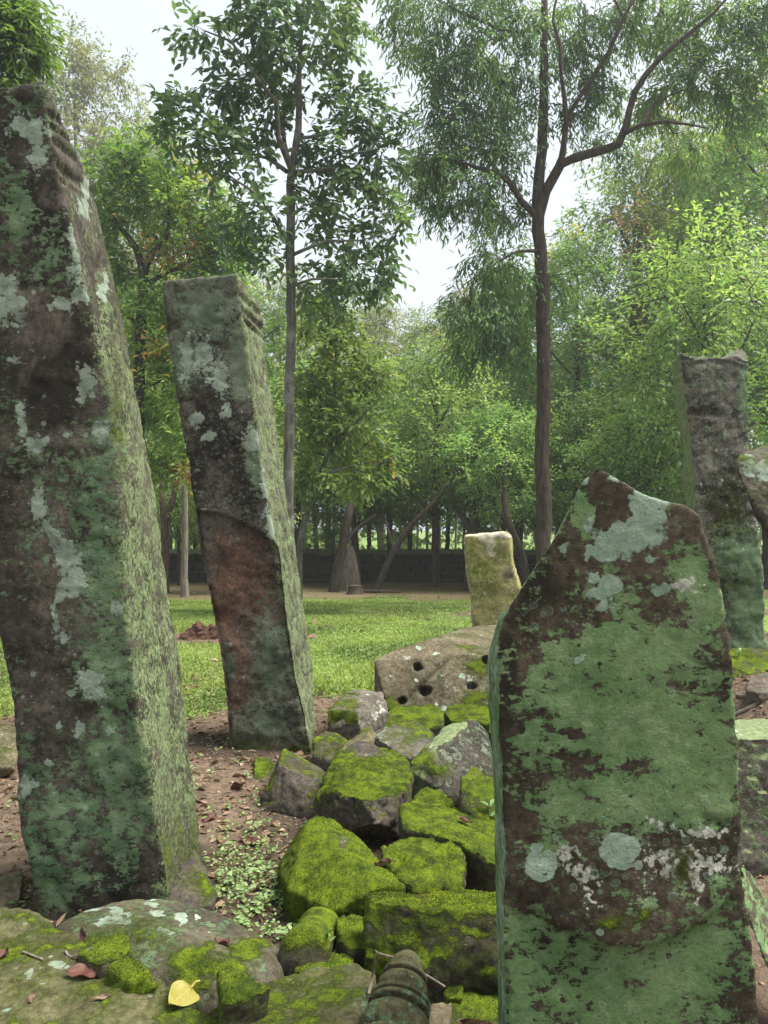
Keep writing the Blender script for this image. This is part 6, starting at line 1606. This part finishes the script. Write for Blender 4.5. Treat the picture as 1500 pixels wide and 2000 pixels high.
for px, py, zz, lb, s in ((905, 1850, .16, 'tiny two-leaved sprout on the face of the long squared block', .02), (960, 1355, None, 'fresh green sprout between the mossy blocks under the green slab edge', .06), (640, 1900, .05, 'small pale seedling beside the flat-topped bottom block', .025),
                          (955, 1590, .15, 'single upright leaf sprouting before the upright mossy block', .05), (1442, 1300, None, 'small green seedling growing on the dark mossy stone', .05)):
    if zz is None:
        x, y, z = P(px, py, 4.85 if px < 1200 else 4.7)
    else:
        x, y, z = P(px, py, z=zz)
    if py != 1850:
        z2, _ = surface_z(x, y)
        z = z2
    else:
        y = 1.99; x, y, z = P(px, py, 2.03)
    sprout('seedling', lb, (x, y, z), [(.0, -.01, s * 1.1)], M['fresh'], s, s * .45, 4, int(px))
# roots on the bank at the right
for i, (pts, lb) in enumerate([([(1440, 1338), (1462, 1346), (1490, 1336), (1530, 1330)], 'thin pale root crossing the bare earth below the reddish stone'), ([(1430, 1352), (1475, 1356), (1530, 1348)], 'lower pale root crossing the bare earth at the right edge')]):
    q = []
    for px, py in pts:
        x, y, z = P(px, py, z=.36); zq = float(ground_z(np.array([x]), np.array([y]))[0]); q.append((x, y, zq + .008, .012))
    stem_thing('root', lb, [q], M['twig'], 'root', 7, .15, None, 60 + i, .05)
# dug heap on the lawn
x, y, z = P(388, 1232, 8.4)
zb = float(ground_z(np.array([x]), np.array([y]))[0])
rq = random.Random(8)
pts = [(x + math.cos(a) * .30 * rq.uniform(.7, 1.1), y + math.sin(a) * .22 * rq.uniform(.7, 1.1), zb - .05) for a in np.linspace(0, 6.28, 11)] + [(x + .02, y, zb + .17), (x + .14, y, zb + .15), (x - .12, y + .05, zb + .09)]
t = NT("dug_earth"); c = t.coords(); n1 = t.noise(c, 14, 5, .7); n2 = t.noise(c, 60, 4, .7)
M['dug'] = t.finish(t.mix(t.step(n1, .35, .65), (0.065, 0.036, 0.026), (0.155, 0.085, 0.058)), .95, t.math('ADD', n1, n2), 1.0, .03, .1)
stone('earth_heap', 'small heap of dug reddish earth on the lawn between the two left posts', [pts], 'dug', .018, 3, .05, 9, 0, .05, 191, 'earth heap', blades=0)
print("moss blades", MOSS_N[0], "objects", len(bpy.data.objects))

# ------------------------------------------------------------------ humid air
bm = bmesh.new()
vs = [bm.verts.new((x, y, z)) for x in (-125, 125) for y in (-36, 166) for z in (-6.5, 26)]
for f in ((0, 1, 3, 2), (4, 6, 7, 5), (0, 4, 5, 1), (2, 3, 7, 6), (0, 2, 6, 4), (1, 5, 7, 3)): bm.faces.new([vs[i] for i in f])
bmesh.ops.recalc_face_normals(bm, faces=bm.faces[:])
me = bpy.data.meshes.new('haze'); bm.to_mesh(me); bm.free()
hm = bpy.data.materials.new("humid_air"); hm.use_nodes = True
hm.node_tree.nodes.clear()
pv = hm.node_tree.nodes.new("ShaderNodeVolumePrincipled")
pv.inputs['Color'].default_value = (0.93, 0.96, 0.97, 1)
pv.inputs['Density'].default_value = HAZE
pv.inputs['Anisotropy'].default_value = 0.35
ho = hm.node_tree.nodes.new("ShaderNodeOutputMaterial")
hm.node_tree.links.new(pv.outputs[0], ho.inputs['Volume'])
me.materials.append(hm)
tag(link('haze', me), 'thin humid haze between the trees', 'haze', kind='stuff')
